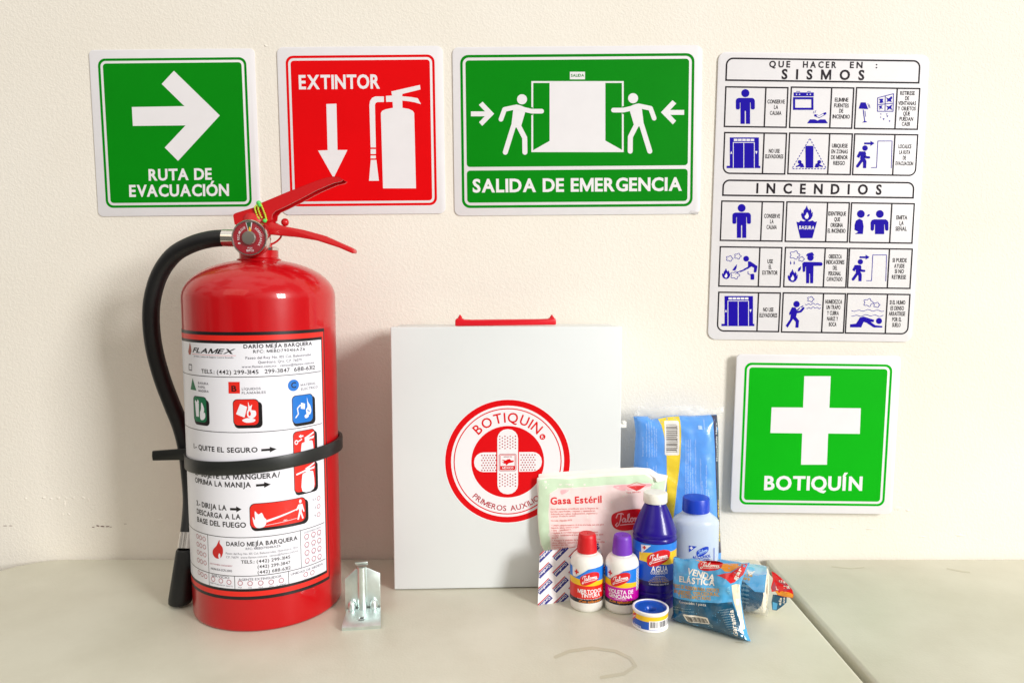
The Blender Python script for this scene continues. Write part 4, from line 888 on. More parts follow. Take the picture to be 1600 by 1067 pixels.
hp = lambda x, y: PY(x, y, f3(.12, hy, 0).y)
xa, xb = hp(711.5, 505), hp(868.5, 503)
def onbox(p): return p
bar = [hp(711, 511), hp(869, 509), hp(869, 499), hp(866, 496.5), hp(861, 496), hp(856, 498.5), hp(843, 499), hp(737, 500), hp(725, 499.5), hp(720, 497), hp(714, 497), hp(711, 500)]
zmin = min(p.z for p in bar); bar = [p+Vector((0, 0, (BH-.0016)-zmin)) if p.z < BH+.004 and i < 2 else p for i, p in enumerate(bar)]
hh = MB().prism(bar, (0, .011, 0)).obj('carrying_handle', 'box_red', bx, bevel=.0013)
for x in (718.5, 862.5):
    p = hp(x, 497); MB().lathe([(.0022, 0), (.0026, .002), (.0012, .0035), (.0012, .0045), (0, .0048)], p+Vector((0, .005, -.001))).obj('handle_stud', 'box_red', hh)
lp = PY(978, 712, f3(BWd, .04, 0).y)
lt = MB(); bxx(lt, BWd-.003, .030, .172, BWd+.0032, .042, .194); bxx(lt, BWd+.002, .027, .186, BWd+.012, .037, .1905); bxx(lt, BWd+.0075, .027, .190, BWd+.012, .037, .1935)
lt.obj('latch', 'hdpe_white', bx, bevel=.0008)
BP = Plane(BL, bu, (0, 0, 1)); A = Art(BP); k = crop(BP, 680, 610, 4.85); ek = 'emblem_red'
ec = Vector(k(550, 538)); es = abs(k(550, 68)[1]-ec[1])/470
kc = lambda x, y: (ec.x+(x-550)*es, ec.y-(y-538)*es)
A.C('sticker', 'emblem_white', kc, 550, 538, 474, 0, n=72)
for a, b_ in ((468, 424), (405, 397)): A.ring('ring', ek, kc, 550, 538, a, b_, 1, n=72)
A.C('disc', ek, kc, 550, 540, 273, 1, n=56)
A.arc('lettering', ek, 'BOTIQUIN', tuple(ec), 298*es, 137, 43, 72*es, bold=1); A.arc('lettering', 'emblem_dark', 'PRIMEROS AUXILIOS', tuple(ec), 378*es, 225, 315, 40*es, inside=True, bold=1)
A.C('lettering', ek, kc, 810, 352, 22, 2); A.T('lettering', 'emblem_white', 'R', kc, (801, 364), (820, 364), 24, 1, L=3)
A.rect('bandage_cross', 'emblem_white', kc, 298, 466, 806, 616, 2, r=70); A.rect('bandage_cross', ek, kc, 463, 440, 472, 640, 3); A.rect('bandage_cross', ek, kc, 626, 440, 634, 640, 3); A.rect('bandage_cross', 'emblem_white', kc, 472, 291, 627, 787, 4, r=72)
for (x0, y0, nx, ny, px_, py_) in ((490, 345, 7, 9, 19.5, 11.5), (490, 633, 7, 9, 19.5, 11.5)):
    for i in range(nx):
        for j in range(ny):
            if (i+j) % 2 == 0: A.C('bandage_cross', 'emblem_dark', kc, x0+i*px_, y0+j*py_, 5.2, 5, n=8)
for x0 in (356, 650):
    for i in range(11):
        for j in range(7):
            if (i+j) % 2 == 0: A.C('bandage_cross', 'emblem_dark', kc, x0+i*10.4, 488+j*19, 5.2, 5, n=8)
A.box('bandage_cross', 'emblem_dark', kc, 483, 478, 614, 610, 4, 5, r=14); A.box('bandage_cross', ek, kc, 491, 486, 606, 602, 4, 5, r=8); A.rect('bandage_cross', ek, kc, 495, 570, 602, 598, 6)
A.T('lettering', 'emblem_white', 'MÉXICO', kc, (508, 593), (592, 593), 15, 2, L=7); A.T('lettering', 'emblem_dark', 'HECHO EN', kc, (520, 505), (580, 505), 9, 1, L=7)
A.P('bandage_cross', ek, kc, [(504, 522), (535, 528), (548, 520), (566, 518), (574, 528), (596, 530), (592, 542), (572, 546), (556, 550), (540, 566), (532, 552), (508, 554), (524, 546), (504, 540), (524, 537)], 6)
for g in ('sticker', 'ring', 'disc', 'bandage_cross', 'lettering'):
    if g == 'sticker': em = A.obj(g, lid, 'emblem')
    else: A.obj(g, em)

# ================================================================ the brand script used on the labels
SCR = [[(4, 22), (10, 8), (24, 6), (30, 10)], [(22, 8), (20, 30), (14, 50), (6, 56), (2, 50), (8, 42)], [(38, 28), (32, 24), (26, 32), (28, 40), (34, 38), (39, 28), (38, 40), (44, 38)], [(44, 36), (52, 20), (52, 8), (47, 12), (47, 36), (52, 39), (57, 34)], [(64, 24), (58, 26), (57, 36), (62, 39), (67, 34), (66, 26), (72, 26)], [(74, 24), (74, 38), (76, 28), (82, 24), (83, 38), (85, 28), (91, 24), (92, 38)], [(104, 26), (99, 24), (95, 32), (97, 39), (102, 37), (106, 26), (106, 38), (112, 38)]]
def logo(A, k, x0, y0, x1, y1, bg_='b_red', fg='b_white', L=3, tg='brand_mark', slant=-.18):
    """red lozenge with white script and an underline, inside the crop box"""
    W_, H_ = x1-x0, y1-y0
    kk = lambda x, y: k(x0+W_*x/120, y0+H_*(y+(x-60)*slant)/60)
    pts = smooth_loop([kk(*p) for p in [(2, 30), (8, 12), (40, 2), (84, -1), (114, 8), (119, 24), (110, 44), (76, 58), (36, 62), (10, 52)]], 4)
    A.poly(tg, bg_, pts, L)
    ks = lambda x, y: kk(14+x*.84, 6+y*.78)
    for st_ in SCR: A.S(tg, fg, ks, st_, 4.0, L+1)
    A.S(tg, fg, ks, [(20, 51), (60, 47), (108, 44)], 3.2, L+1)
def barcode(A, k, x0, y0, x1, y1, n, vert, tg='barcode', L=5, m_='b_dark', seed=1):
    rnd = random.Random(seed); p = 0; wds = [rnd.choice((1, 1, 2, 3)) for _ in range(n*2)]; tot = sum(wds)
    for i, w_ in enumerate(wds):
        a, b_ = p/tot, (p+w_)/tot; p += w_
        if i % 2: continue
        if vert: A.rect(tg, m_, k, x0+(x1-x0)*a, y0, x0+(x1-x0)*b_, y1, L)
        else: A.rect(tg, m_, k, x0, y0+(y1-y0)*a, x1, y0+(y1-y0)*b_, L)

# ================================================================ COTTON BAG (leans on the wall)
def yaw(U, a): return Vector((math.cos(a), math.sin(a), 0))
Ub = Vector((1, .03, 0)).normalized(); Vb = Vector((0, .16, 1)).normalized()
pw = Pillow((.2, -.052, .0), Ub, Vb); kq = crop(pw, 960, 620, 5.335)
outl = [kq(*p) for p in [(150, 158), (270, 160), (300, 186), (345, 178), (430, 160), (525, 155), (650, 158), (790, 150), (846, 148), (860, 300), (860, 500), (866, 800), (876, 1100), (888, 1300)]]
zb_ = .004; outl += [(outl[-1][0], zb_), (kq(170, 1200)[0], zb_)]+[kq(*p) for p in [(165, 900), (158, 560), (172, 300), (160, 200)]]
pw.setup(outl, .013, .022, .0011, 45, 3, .0035)
cb = thing('cotton_bag', 'tall blue and yellow printed bag of cotton in clear film leaning on the wall', 'cotton bag', (.215, -.05, 0))
A = Art(pw, base=0, step=1.2e-4)
A.poly('bag', 'c_blue', outl, 0); A.obj('bag', cb, back=True)
A.poly('yellow_band', 'c_yellow', [kq(*p) for p in [(350, 182), (430, 166), (525, 160), (527, 320), (523, 480), (512, 620), (495, 760), (465, 1030), (440, 1200), (388, 1200), (402, 1030), (412, 800), (413, 600), (408, 480), (398, 380), (385, 300), (368, 230)]], 1.5)
A.rect('barcode', 'c_white', kq, 393, 195, 513, 478, 3, r=14); barcode(A, kq, 406, 226, 492, 455, 24, False, L=4, m_='c_brown', seed=4)
A.T('barcode', 'c_brown', '7 502215 340219', kq, (498, 455), (498, 235), 9, 0, L=4)
A.P('side_strip', 'c_navy', kq, [(796, 152), (842, 152), (855, 300), (856, 500), (862, 800), (872, 1100), (884, 1290), (852, 1290), (840, 1000), (830, 800), (818, 500), (806, 300)], 2)
A.T('lettering', 'c_white', 'Desechable Nerv', kq, (842, 530), (834, 215), 14, 1, L=4); A.T('lettering', 'c_yellow', 'Algodón plisado', kq, (866, 1200), (852, 850), 13, 1, L=4)
rnd = random.Random(3); words = 'algodon plisado absorbente de uso higienico modo limpie aplique deseche contenido fabricado por calidad piel suave hecho en bolsa cerrada guarde fresco'.split()
def para(A, k, tg, m_, lines, cap, L=3, bold=0):
    for a, b_ in lines:
        n_ = max(2, int(math.dist(a, b_)/(cap*4.4))); A.T(tg, m_, ' '.join(rnd.choice(words) for _ in range(n_)), k, a, b_, cap, bold, L=L)
para(A, kq, 'lettering', 'c_text', [((222, 488), (222, 330)), ((250, 490), (250, 215)), ((272, 492), (270, 205)), ((293, 490), (291, 200)), ((314, 492), (312, 240)), ((330, 488), (328, 260)), ((255, 640), (255, 530)), ((305, 640), (305, 570)), ((328, 645), (328, 560))], 11, 3)
para(A, kq, 'lettering', 'c_text', [((572, 800), (570, 350)), ((590, 815), (590, 350)), ((610, 815), (608, 350)), ((630, 815), (628, 580)), ((655, 800), (650, 350)), ((700, 800), (690, 510)), ((718, 815), (705, 690)), ((742, 810), (740, 560)), ((765, 830), (755, 760))], 12, 3)
A.T('lettering', 'c_text', 'PRECAUCIONES', kq, (725, 265), (725, 190), 10, 1, L=3); A.C('lettering', 'c_text', kq, 688, 250, 14, 3); A.P('lettering', 'c_text', kq, [(668, 240), (680, 232), (678, 262), (705, 262), (706, 268), (672, 268)], 3)
for g in list(A.t): A.obj(g, cb)
fo = [kq(*p) for p in [(135, 170), (160, 120), (185, 75), (300, 92), (420, 75), (560, 68), (690, 72), (735, 88), (770, 110), (900, 80), (905, 130), (868, 150), (864, 500), (872, 1000), (884, 1280), (150, 1280), (148, 560), (162, 300)]]
fw = Pillow(pw.O+pw.N*.0022, Ub, Vb).setup(fo, .0135, .022, .0026, 60, 11, .003); FA = Art(fw, base=0)
FA.poly('film', 'clear_film', fo, 0); FA.obj('film', cb, 'clear_wrap')
to = [kq(*p) for p in [(140, 165), (160, 120), (185, 75), (300, 92), (420, 75), (560, 68), (690, 72), (735, 88), (770, 110), (900, 80), (905, 130), (860, 150), (790, 148), (650, 156), (525, 153), (430, 158), (300, 184), (270, 158)]]
ft = Pillow(pw.O+pw.N*.0016, Ub, Vb).setup(to, .003, .01, .0026, 90, 17, .003); FA = Art(ft, base=0); FA.poly('f', 'crimped_film', to, 0); FA.obj('f', cb, 'film_top')

# ================================================================ GAUZE PACKETS (lean on the box)
Ug = bu; Vg = Vector((0, .085, 1)).normalized()
gw = Pillow((.1, -.0955, 0), Ug, Vg); kg = crop(gw, 830, 730, 7.2727)
go = [kg(*p) for p in [(62, 118), (75, 112), (210, 96), (400, 84), (620, 70), (900, 52), (1180, 40), (1330, 52), (1420, 110), (1530, 132), (1505, 300), (1495, 500), (1480, 800)]]
go += [(kg(1470, 900)[0], .003), (kg(170, 900)[0], .003)]+[kg(*p) for p in [(140, 940), (105, 880), (78, 720), (66, 520), (72, 330), (58, 200)]]
gw.setup(go, .0035, .016, .0011, 70, 21, .0035)
gz = thing('gauze_packet', 'white, green and pink paper gauze packets marked Gasa, leaning on the box', 'gauze packet', (.095, -.094, 0))
A = Art(gw, base=0, step=1e-4); A.poly('envelope', 'paper_white', go, 0); A.obj('envelope', gz, back=True)
A.poly('green_border', 'paper_green', [[kg(*p) for p in [(80, 140), (210, 118), (400, 128), (900, 95), (1280, 78), (1400, 150), (1520, 140), (1500, 320), (1485, 800), (1480, 1180), (180, 1180), (150, 940), (112, 870), (84, 720), (72, 520), (80, 330)]], [kg(*p) for p in [(200, 290), (190, 520), (200, 720), (232, 1150), (1380, 1150), (1352, 700), (1350, 170), (900, 190), (560, 215), (300, 230)]]], 1)
A.poly('print_panel', 'paper_pink', [kg(*p) for p in [(206, 285), (300, 238), (560, 222), (900, 198), (1345, 178), (1346, 700), (1372, 1140), (240, 1140), (206, 720), (196, 520)]], 1)
A.poly('print_panel', 'paper_rose', smooth_loop([kg(*p) for p in [(930, 200), (1330, 182), (1335, 210), (1180, 240), (1020, 258)]], 3), 2); A.poly('print_panel', 'paper_rose', smooth_loop([kg(*p) for p in [(330, 250), (420, 252), (340, 300)]], 3), 2)
A.T('lettering', 'print_red', 'Gasa Estéril', kg, (212, 408), (792, 390), 76, 3, L=3)
ln = ['Gasa absorbente esterilizada para la limpieza de', 'heridas superficiales, raspones y quemaduras.', 'Adecuada para aplicar medicamentos, ungüentos y', 'cremas. Producto estéril.', None, 'Fórmula: Algodón 100%', None, '• Limpie cuidadosamente el área afectada con una gasa', 'húmeda, jabón neutro y agua.', '• Seque gentilmente.', '• Aplique la cantidad requerida de medicamento.', '• Cubra totalmente el área de la herida con una gasa', 'limpia.', '• Asegure la posición de la gasa en cada lado con', 'cinta adhesiva; remueva y cambie las veces necesarias', 'siempre que sea.', '• Cambie la gasa cuando sea necesario.']
y = 472
for s_ in ln:
    if s_: A.T('lettering', 'print_salmon', s_, kg, (214+(y-472)*.05, y), (214+(y-472)*.05+len(s_)*11.2, y-10), 18, 1, L=3)
    y += 28 if s_ else 22
A.P('print_panel', 'print_red', kg, [(1078, 207), (1292, 200), (1235, 240), (1188, 262), (1130, 235)], 3); A.S('print_panel', 'print_red', kg, [(1080, 203), (1186, 165), (1290, 196)], 5, 3)
A.T('lettering', 'print_red', 'FÁCIL APERTURA', kg, (1072, 285), (1232, 280), 12, 1, L=3)
logo(A, kg, 893, 470, 1330, 700, 'b_red', 'paper_rose', 3, slant=-.02)
for g in list(A.t): A.obj(g, gz)
for i, (dx, dy) in enumerate(((22, -32), (38, -22))):
    gp = Pillow(gw.O-gw.N*(.0036*(i+1)+.001), Ug, Vg); off = [(p[0]+dx/7.27/1370*1.0, p[1]-dy/7.27/1370) for p in go]
    gp.setup(off, .0012, .01, .0008, 60, 31+i, .006); G2 = Art(gp, base=0); G2.poly('envelope', 'paper_white', off, 0); G2.obj('envelope', gz, 'rear_envelope', back=True)
fo2 = [kg(*p) for p in [(1330, 50), (1420, 108), (1530, 132), (1455, 152), (1420, 160), (1405, 150), (1390, 100)]]
mbx = MB(); mbx.add([gw.p3(*p, .0035) for p in fo2], [tuple(range(len(fo2)))]); mbx.obj('folded_corner', 'paper_white', gz, smooth=0)

# ================================================================ ADHESIVE BANDAGE STRIP SHEET
c0 = G(839.5, 945.5); c1_ = Vector((.112, -.1005, 0)); Uc = (c1_-c0).normalized(); nb_ = Vector((-Uc.y, Uc.x, 0)); Vc = (Vector((0, 0, 1))+nb_*.17).normalized()
pc = Pillow(c0, Uc, Vc); kcd = crop(pc, 820, 820, 5.93)
co = [(0, 0.0008), (.097, .0008)]+[kcd(*p) for p in [(812, 165), (775, 150), (660, 185), (480, 205), (360, 222), (168, 240), (160, 255), (138, 270)]]
co = [kcd(120, 746)]+[(.09, .001)]+[kcd(*p) for p in [(815, 160), (770, 150), (640, 185), (480, 205), (360, 222), (168, 240), (138, 272), (128, 500)]]
pc.setup(co, .0006, .004, .0006, 60, 41, .004)
A = Art(pc, base=0, step=9e-5); cd_ = thing('bandage_sheet', 'white sheet of wrapped adhesive bandages with rows of slanted navy and red printed tags', 'bandage', c0)
A.poly('sheet', 'card_white', co, 0); A.obj('sheet', cd_, back=True)
def inside(p, o):
    r_ = False
    for i in range(len(o)):
        (x1, y1), (x2, y2) = o[i], o[i-1]
        if (y1 > p[1]) != (y2 > p[1]) and p[0] < (x2-x1)*(p[1]-y1)/(y2-y1)+x1: r_ = not r_
    return r_
def clip(poly_, o):
    # clip a convex polygon to the sheet's bounds (outline is nearly convex)
    out = poly_
    area_ = sum(o[i-1][0]*o[i][1]-o[i][0]*o[i-1][1] for i in range(len(o)))
    sg = 1 if area_ > 0 else -1
    for i in range(len(o)):
        a, b_ = o[i-1], o[i]; nxt = []
        f = lambda p: sg*((b_[0]-a[0])*(p[1]-a[1])-(b_[1]-a[1])*(p[0]-a[0]))
        for j in range(len(out)):
            p, q_ = out[j-1], out[j]; fp_, fq = f(p), f(q_)
            if fp_ >= 0: nxt.append(p)
            if fp_*fq < 0: t_ = fp_/(fp_-fq); nxt.append((p[0]+(q_[0]-p[0])*t_, p[1]+(q_[1]-p[1])*t_))
        out = nxt
        if len(out) < 3: return []
    return out
hull = [co[0], co[1], kcd(815, 160), kcd(775, 152), kcd(168, 240), kcd(138, 272)]
bd = math.radians(45)
for col in range(-1, 6):
    for row in range(-1, 5):
        X0, Y0 = 172+col*150, 262+row*148-(col % 2)*8-col*9
        d = Vector((math.cos(bd), -math.sin(bd))); n_ = Vector((math.sin(bd), math.cos(bd)))
        pt = lambda a, b_: (X0+d.x*a+n_.x*b_, Y0+d.y*a+n_.y*b_)
        for m_, L, a0, a1, b0, b1 in (('card_navy', 1, -82, 82, -4, 38), ('card_red', 1, -82, 82, -18, -8)):
            pl_ = clip([kcd(*pt(a, b_)) for a, b_ in ((a0, b1), (a1, b1), (a1, b0), (a0, b0))], hull)
            if pl_: A.poly('print', m_, pl_, L)
        A.T('lettering', 'card_white', 'CureBand', kcd, pt(72, 4), pt(-72, 4), 27, 2, L=2)
        V_, F_, m_, h_ = A.t['lettering'].pop(); NV, NF = [], []          # letters stop at the sheet's edge
        for f in F_:
            q_ = clip([V_[i] for i in f], hull)
            if len(q_) > 2: NF.append(tuple(range(len(NV), len(NV)+len(q_)))); NV += q_
        if NF: A.t['lettering'].append((NV, NF, m_, h_))
for g in list(A.t): A.obj(g, cd_)

# ================================================================ BOTTLES
def zat(cx_, cy_, py): return PY(800, py, cy_).z
def small_bottle(name, label, px, py, cap, ink, words_, mirror):
    c = G(px, py); r = .0186
    t = thing(name, label, 'bottle', (c.x, c.y, 0))
    pr = [(0, .0015), (.0145, .0008), (.0160, .0), (.0178, .0015), (r, .005), (r, .0505)]
    pr += [(.0108+(r-.0108)*math.cos(math.pi/2*i/7), .0505+.0115*math.sin(math.pi/2*i/7)) for i in range(1, 8)]+[(.0098, .0635), (.0095, .068), (0, .068)]
    MB().lathe(pr, (c.x, c.y, 0), n=64).obj('body', 'hdpe_white', t, smooth=45)
    cp = MB().lathe([(0, .0630), (.0102, .0630), (.0111, .0635), (.0108, .070), (.0100, .0800), (.0093, .0830), (.0082, .0840), (.0012, .0836), (.0010, .0828), (0, .0828)], (c.x, c.y, 0), n=64).obj('cap', cap, t, smooth=40)
    S_ = Cyl(c.x, c.y, r+.00012, .0025); A = Art(S_, base=2e-5, step=4e-5); k = crop(S_, *mirror)
    u0, u1 = -r*1.9, r*1.9; ub = k(278 if px < 940 else 695, 700)[0]
    z0, zk, zi, zy, zt = .0112, .0158, .0315, .0372, .0510
    q_ = lambda a, b_, c_, d: [(a, c_), (b_, c_), (b_, d), (a, d)]
    A.poly('label', 'b_dark', q_(u0, u1, z0, zk), 0); A.poly('label', ink, q_(u0+.006, u1-.006, zk, zi+.003), 0)
    ua, ub_ = ub-.019, ub+.020
    A.poly('label', 'b_yellow', [(u0, zi), (ub, zi-.0008), (u1, zi-.001), (u1, zy-.002), (ub, zy), (ub-.008, zy+.0025), (ua, zy+.0025), (u0, zy)], 1)
    A.poly('label', 'b_blue', [(u0, zy), (ua, zy+.0015), (ub-.004, zy), (u1, zy-.003), (u1, zt+.0005), (ub+.012, zt), (ub+.002, zt-.0012), (ub-.0125, zy+.002), (ua+.002, zy+.002), (ua, zt-.0008), (u0, zt-.0012)], 2)
    A.poly('label', 'b_white', [(ua+.001, zy+.0022), (ub-.0135, zy+.0022), (ub-.0135, zt-.0012), (ua+.001, zt-.0012)], 2.3)
    uc, zc_ = ub-.0118, zt-.0058
    if px > 940: uc -= .002
    A.poly('label', 'b_red', [(uc+x*.001, zc_+y*.001) for x, y in [(-.9, 2.8), (.9, 2.8), (.9, .9), (2.8, .9), (2.8, -.9), (.9, -.9), (.9, -2.8), (-.9, -2.8), (-.9, -.9), (-2.8, -.9), (-2.8, .9), (-.9, .9)]], 3)
    return t, A, k, S_
V7 = (880, 820, 7.625)
t, A, k, S_ = small_bottle('tincture_bottle', 'small white bottle with red cap and red TINTURA label, next to the bandage sheet', 916.5, 946, 'cap_red', 'b_scarlet', None, V7)
logo(A, k, 196, 570, 430, 706, L=4)
def level(A, m_, s_, k, x0, y0, x1, y1, cap, b_=2, L=4, tg='lettering', sp=1):
    a, b2 = k(x0, y0), k(x1, y1); zz = (a[1]+b2[1])/2; xm_, ym_ = (x0+x1)/2, (y0+y1)/2; cp = abs(k(xm_, ym_-cap)[1]-k(xm_, ym_)[1])
    A.T(tg, m_, s_, lambda x, y: (x, -y), (a[0], -zz), (b2[0], -zz), cp, b_, sp, L=L)
level(A, 'b_white', 'MERTODOL', k, 174, 790, 455, 788, 44,2); level(A, 'b_white', 'TINTURA', k, 212, 848, 434, 845, 42,2); level(A, 'b_white', 'Solución de Cloruro de Benzalconio', k, 168, 866, 455, 858, 12, 0)
level(A, 'b_orange', '¡Con aplicador!', k, 188, 908, 448, 900, 30, 1); level(A, 'b_white', 'Contenido neto 40 ml', k, 214, 948, 436, 934, 16, 1)
for g in list(A.t): A.obj(g, t, 'label_print' if g == 'label' else None)
t, A, k, S_ = small_bottle('violet_bottle', 'small white bottle with purple cap and magenta VIOLETA DE GENCIANA label', 971, 949, 'cap_violet', 'b_magenta', None, V7)
logo(A, k, 562, 578, 800, 714, L=4)
level(A, 'b_white', 'VIOLETA DE', k, 538, 792, 832, 798, 44,2); level(A, 'b_white', 'GENCIANA', k, 546, 848, 820, 856, 42,2); level(A, 'b_white', 'Solución 1.00%', k, 612, 884, 750, 888, 14, 0)
level(A, 'b_orange', '¡Con aplicador!', k, 555, 908, 815, 914, 30, 1); level(A, 'b_white', 'Contenido neto 40 ml', k, 575, 948, 800, 955, 16, 1)
a = k(872, 520); b2 = k(890, 760); A.poly('barcode', 'b_white', [(a[0], b2[1]), (a[0]+.006, b2[1]), (a[0]+.006, a[1]), (a[0], a[1])], 3)
for i in range(14):
    z = b2[1]+(a[1]-b2[1])*(i+.3)/14; A.poly('barcode', 'b_dark', [(a[0]+.0006, z), (a[0]+.0054, z), (a[0]+.0054, z+.0007), (a[0]+.0006, z+.0007)], 4)
for g in list(A.t): A.obj(g, t, 'label_print' if g == 'label' else None)

# purple peroxide bottle
c = G(1021, 941); r = .0243
t = thing('peroxide_bottle', 'dark purple bottle with white cap and blue AGUA OXIGENADA label', 'bottle', (c.x, c.y, 0))
zf = lambda py, rad: (lambda d: CAMH-(d)*math.tan(math.atan((py-533.5)/FPX)+TILT))(c.y-rad+DIST)   # height of a pixel row on the bottle's near side
zs_ = lambda py: PY(1021, py, c.y).z
zcap0, zcap1, zsh = zf(789, .0131), zs_(768), zs_(826)
pr = [(0, .0015), (.019, .0008), (.0215, 0), (.0235, .002), (r, .006), (r, .012), (r-.0009, .0138), (r, .0156), (r, .0185), (r-.0009, .0203), (r, .022), (r-.0003, .0235), (r-.0003, zs_(848)), (r-.0002, zs_(846)), (r, zs_(844)), (r-.0003, zs_(842.5)), (r-.0012, zs_(841)), (r-.0003, zs_(839)), (r+.0002, zs_(836)), (r-.0003, zs_(833.5)), (r-.0011, zs_(832)), (r-.0004, zs_(830)), (r, zs_(827)), (r-.0006, zs_(824)), (r-.0022, zs_(819))]
zt_, rt = zs_(819), r-.0022
for i in range(1, 8): f_ = i/7; pr.append((rt+(.0102-rt)*f_-.0006*math.sin(math.pi*f_)*-1, zt_+(zcap0+.001-zt_)*f_))
pr += [(.0102, zcap0+.004), (0, zcap0+.004)]
MB().lathe(pr, (c.x, c.y, 0), n=72).obj('body', 'purple_plastic', t, smooth=40)
cpv = [(0, zcap0), (.0129, zcap0), (.0133, zcap0+.0005), (.0132, zcap1-.0012), (.0124, zcap1-.0002), (.0112, zcap1), (0, zcap1-.0003)]
MB().lathe(cpv, (c.x, c.y, 0), n=72).obj('cap', 'cap_white', t, smooth=40)
S_ = Cyl(c.x, c.y, r+.0001, .0025); A = Art(S_, base=2e-5, step=4e-5); k = crop(S_, 960, 760, 4.103); k8 = crop(S_, 980, 760, 7.62)
zl0, zl1 = k(270, 640)[1], k8(300, 690)[1]; zd = k(270, 612)[1]; u0, u1 = -r*1.7, r*1.9
qd = lambda a, b_, c_, d: [(a, c_), (b_, c_), (b_, d), (a, d)]
A.poly('label', 'b_navy', qd(u0, u1, zd, zl1), 0); A.poly('label', 'b_blue', qd(u0, u1, k8(300, 800)[1], zl1), .5); A.poly('label', 'b_deep', qd(u0, u1, zl0, zd), .5)
ya, yb2 = k(230, 420)[1], k(230, 492)[1]
um = k(270, 450)[0]
A.poly('label', 'b_yellow', [(k(160, 430)[0], k(200, 480)[1]), (um, k(270, 492)[1]), (um+.010, yb2-.0015), (u1, yb2-.003), (u1, ya-.001), (um+.01, ya), (um-.004, ya), (k(160, 430)[0], k(200, 428)[1])], 1.5)
A.P('label', 'b_white', k8, [(165, 685), (285, 700), (170, 790)], 1.5)
kx = sub(k8, 205, 724); A.P('label', 'b_red', kx, [(-8, -22), (8, -20), (8, -7), (22, -5), (20, 9), (7, 8), (6, 22), (-9, 21), (-8, 7), (-22, 6), (-20, -8), (-8, -8)], 3)
logo(A, k, 206, 412, 358, 503, L=4)
level(A, 'b_white', 'AGUA', k, 236, 543, 341, 538, 34, 3); level(A, 'b_white', 'OXIGENADA', k, 232, 560, 341, 556, 17, 1); level(A, 'b_white', 'Antiséptico', k, 262, 576, 325, 574, 8, 0)
for i, (a, b_) in enumerate(((250, 330), (240, 338), (228, 345), (218, 348))): level(A, 'b_gold', ('Solución tópica', 'Peróxido de Hidrógeno', 'Para la limpieza de heridas', 'Uso externo 10 volúmenes'[:28])[i], k, a, 585+i*8.5, b_, 583+i*8.5, 7, 1)
level(A, 'b_white', 'Contenido neto 112 ml', k, 222, 629, 346, 622, 10, 1)
for g in list(A.t): A.obj(g, t, 'label_print' if g == 'label' else None)

# alcohol bottle: frosted, flattened body
c = Vector((PY(1086, 850, -.088).x, -.088, 0)); rx, ry = .0272, .0185
t = thing('alcohol_bottle', 'frosted clear bottle with blue cap and blue ALCOHOL lettering', 'bottle', c)
zs_ = lambda py, dy=0: PY(1086, py, c.y-dy).z
za, zb2, zc2, zcap = zs_(824), zs_(815), zs_(802, .012), zs_(776)
pr = [(0, .001), (.88, 0), (.96, .002), (1, .007), (1, za), (1, zb2), (.97, zb2+.003), (.9, zb2+.0055), (.62, zc2-.003), (.56, zc2), (.54, zc2+.003), (0, zc2+.003)]
MB().lathe([(p[0]*rx, p[1]) for p in pr], c, n=72, sy=ry/rx).obj('body', 'frosted_plastic', t, smooth=40)
MB().lathe([(0, .002), (rx*.93, .0025), (rx*.965, .008), (rx*.965, za-.0005), (0, za-.0005)], c, n=72, sy=ry/rx).obj('liquid', 'alcohol_liquid', t, smooth=40)
MB().lathe([(0, zc2-.0005), (.0153, zc2-.0005), (.0157, zc2), (.0153, zcap-.0015), (.0147, zcap-.0003), (.0135, zcap), (0, zcap-.0002)], (c.x, c.y, 0), n=72).obj('cap', 'cap_blue', t, smooth=40)
class ECyl(Cyl):
    def p3(s, u, v, h=0, side=1):
        a_ = u/s.r; return Vector((s.c[0]+(s.r+h)*math.sin(a_), s.c[1]-(s.r+h)*math.cos(a_)*s.f, v))
S_ = ECyl(c.x, c.y, rx+.0003, .003); S_.f = ry/rx
pp = Plane((c.x, c.y-ry, 0), (1, 0, 0), (0, 0, 1)); kp = crop(pp, 980, 760, 7.62); k = lambda x, y: ((lambda uv: (S_.r*math.asin(max(-.98, min(.98, uv[0]/S_.r))), uv[1]))(kp(x, y)))
A = Art(S_, base=3e-5, step=4e-5); bk = 'cap_blue'
A.P('label_print', bk, k, [(738, 705), (830, 710), (740, 785)], 1); kx = sub(k, 766, 732, .85); A.P('label_print', 'b_white', kx, [(-8, -22), (8, -22), (8, -8), (22, -8), (22, 8), (8, 8), (8, 22), (-8, 22), (-8, 8), (-22, 8), (-22, -8), (-8, -8)], 2)
logo(A, k, 822, 728, 975, 820, bk, 'c_text', 1, tg='label_print', slant=-.25)
A.T('label_print', bk, 'ALCOHOL', k, (778, 862), (1000, 845), 34, 2, L=1); A.T('label_print', bk, 'ETÍLICO', k, (800, 904), (985, 890), 32, 2, L=1)
for i, s_ in enumerate(('Desnaturalizado 70°', 'Uso externo', 'Contenido neto 125 ml')): A.T('label_print', bk, s_, k, (790, 940+i*30), (990, 930+i*30), 16, 1, L=1)
A.rect('label_print', bk, k, 1043, 745, 1052, 900, 1)
A.obj('label_print', t)

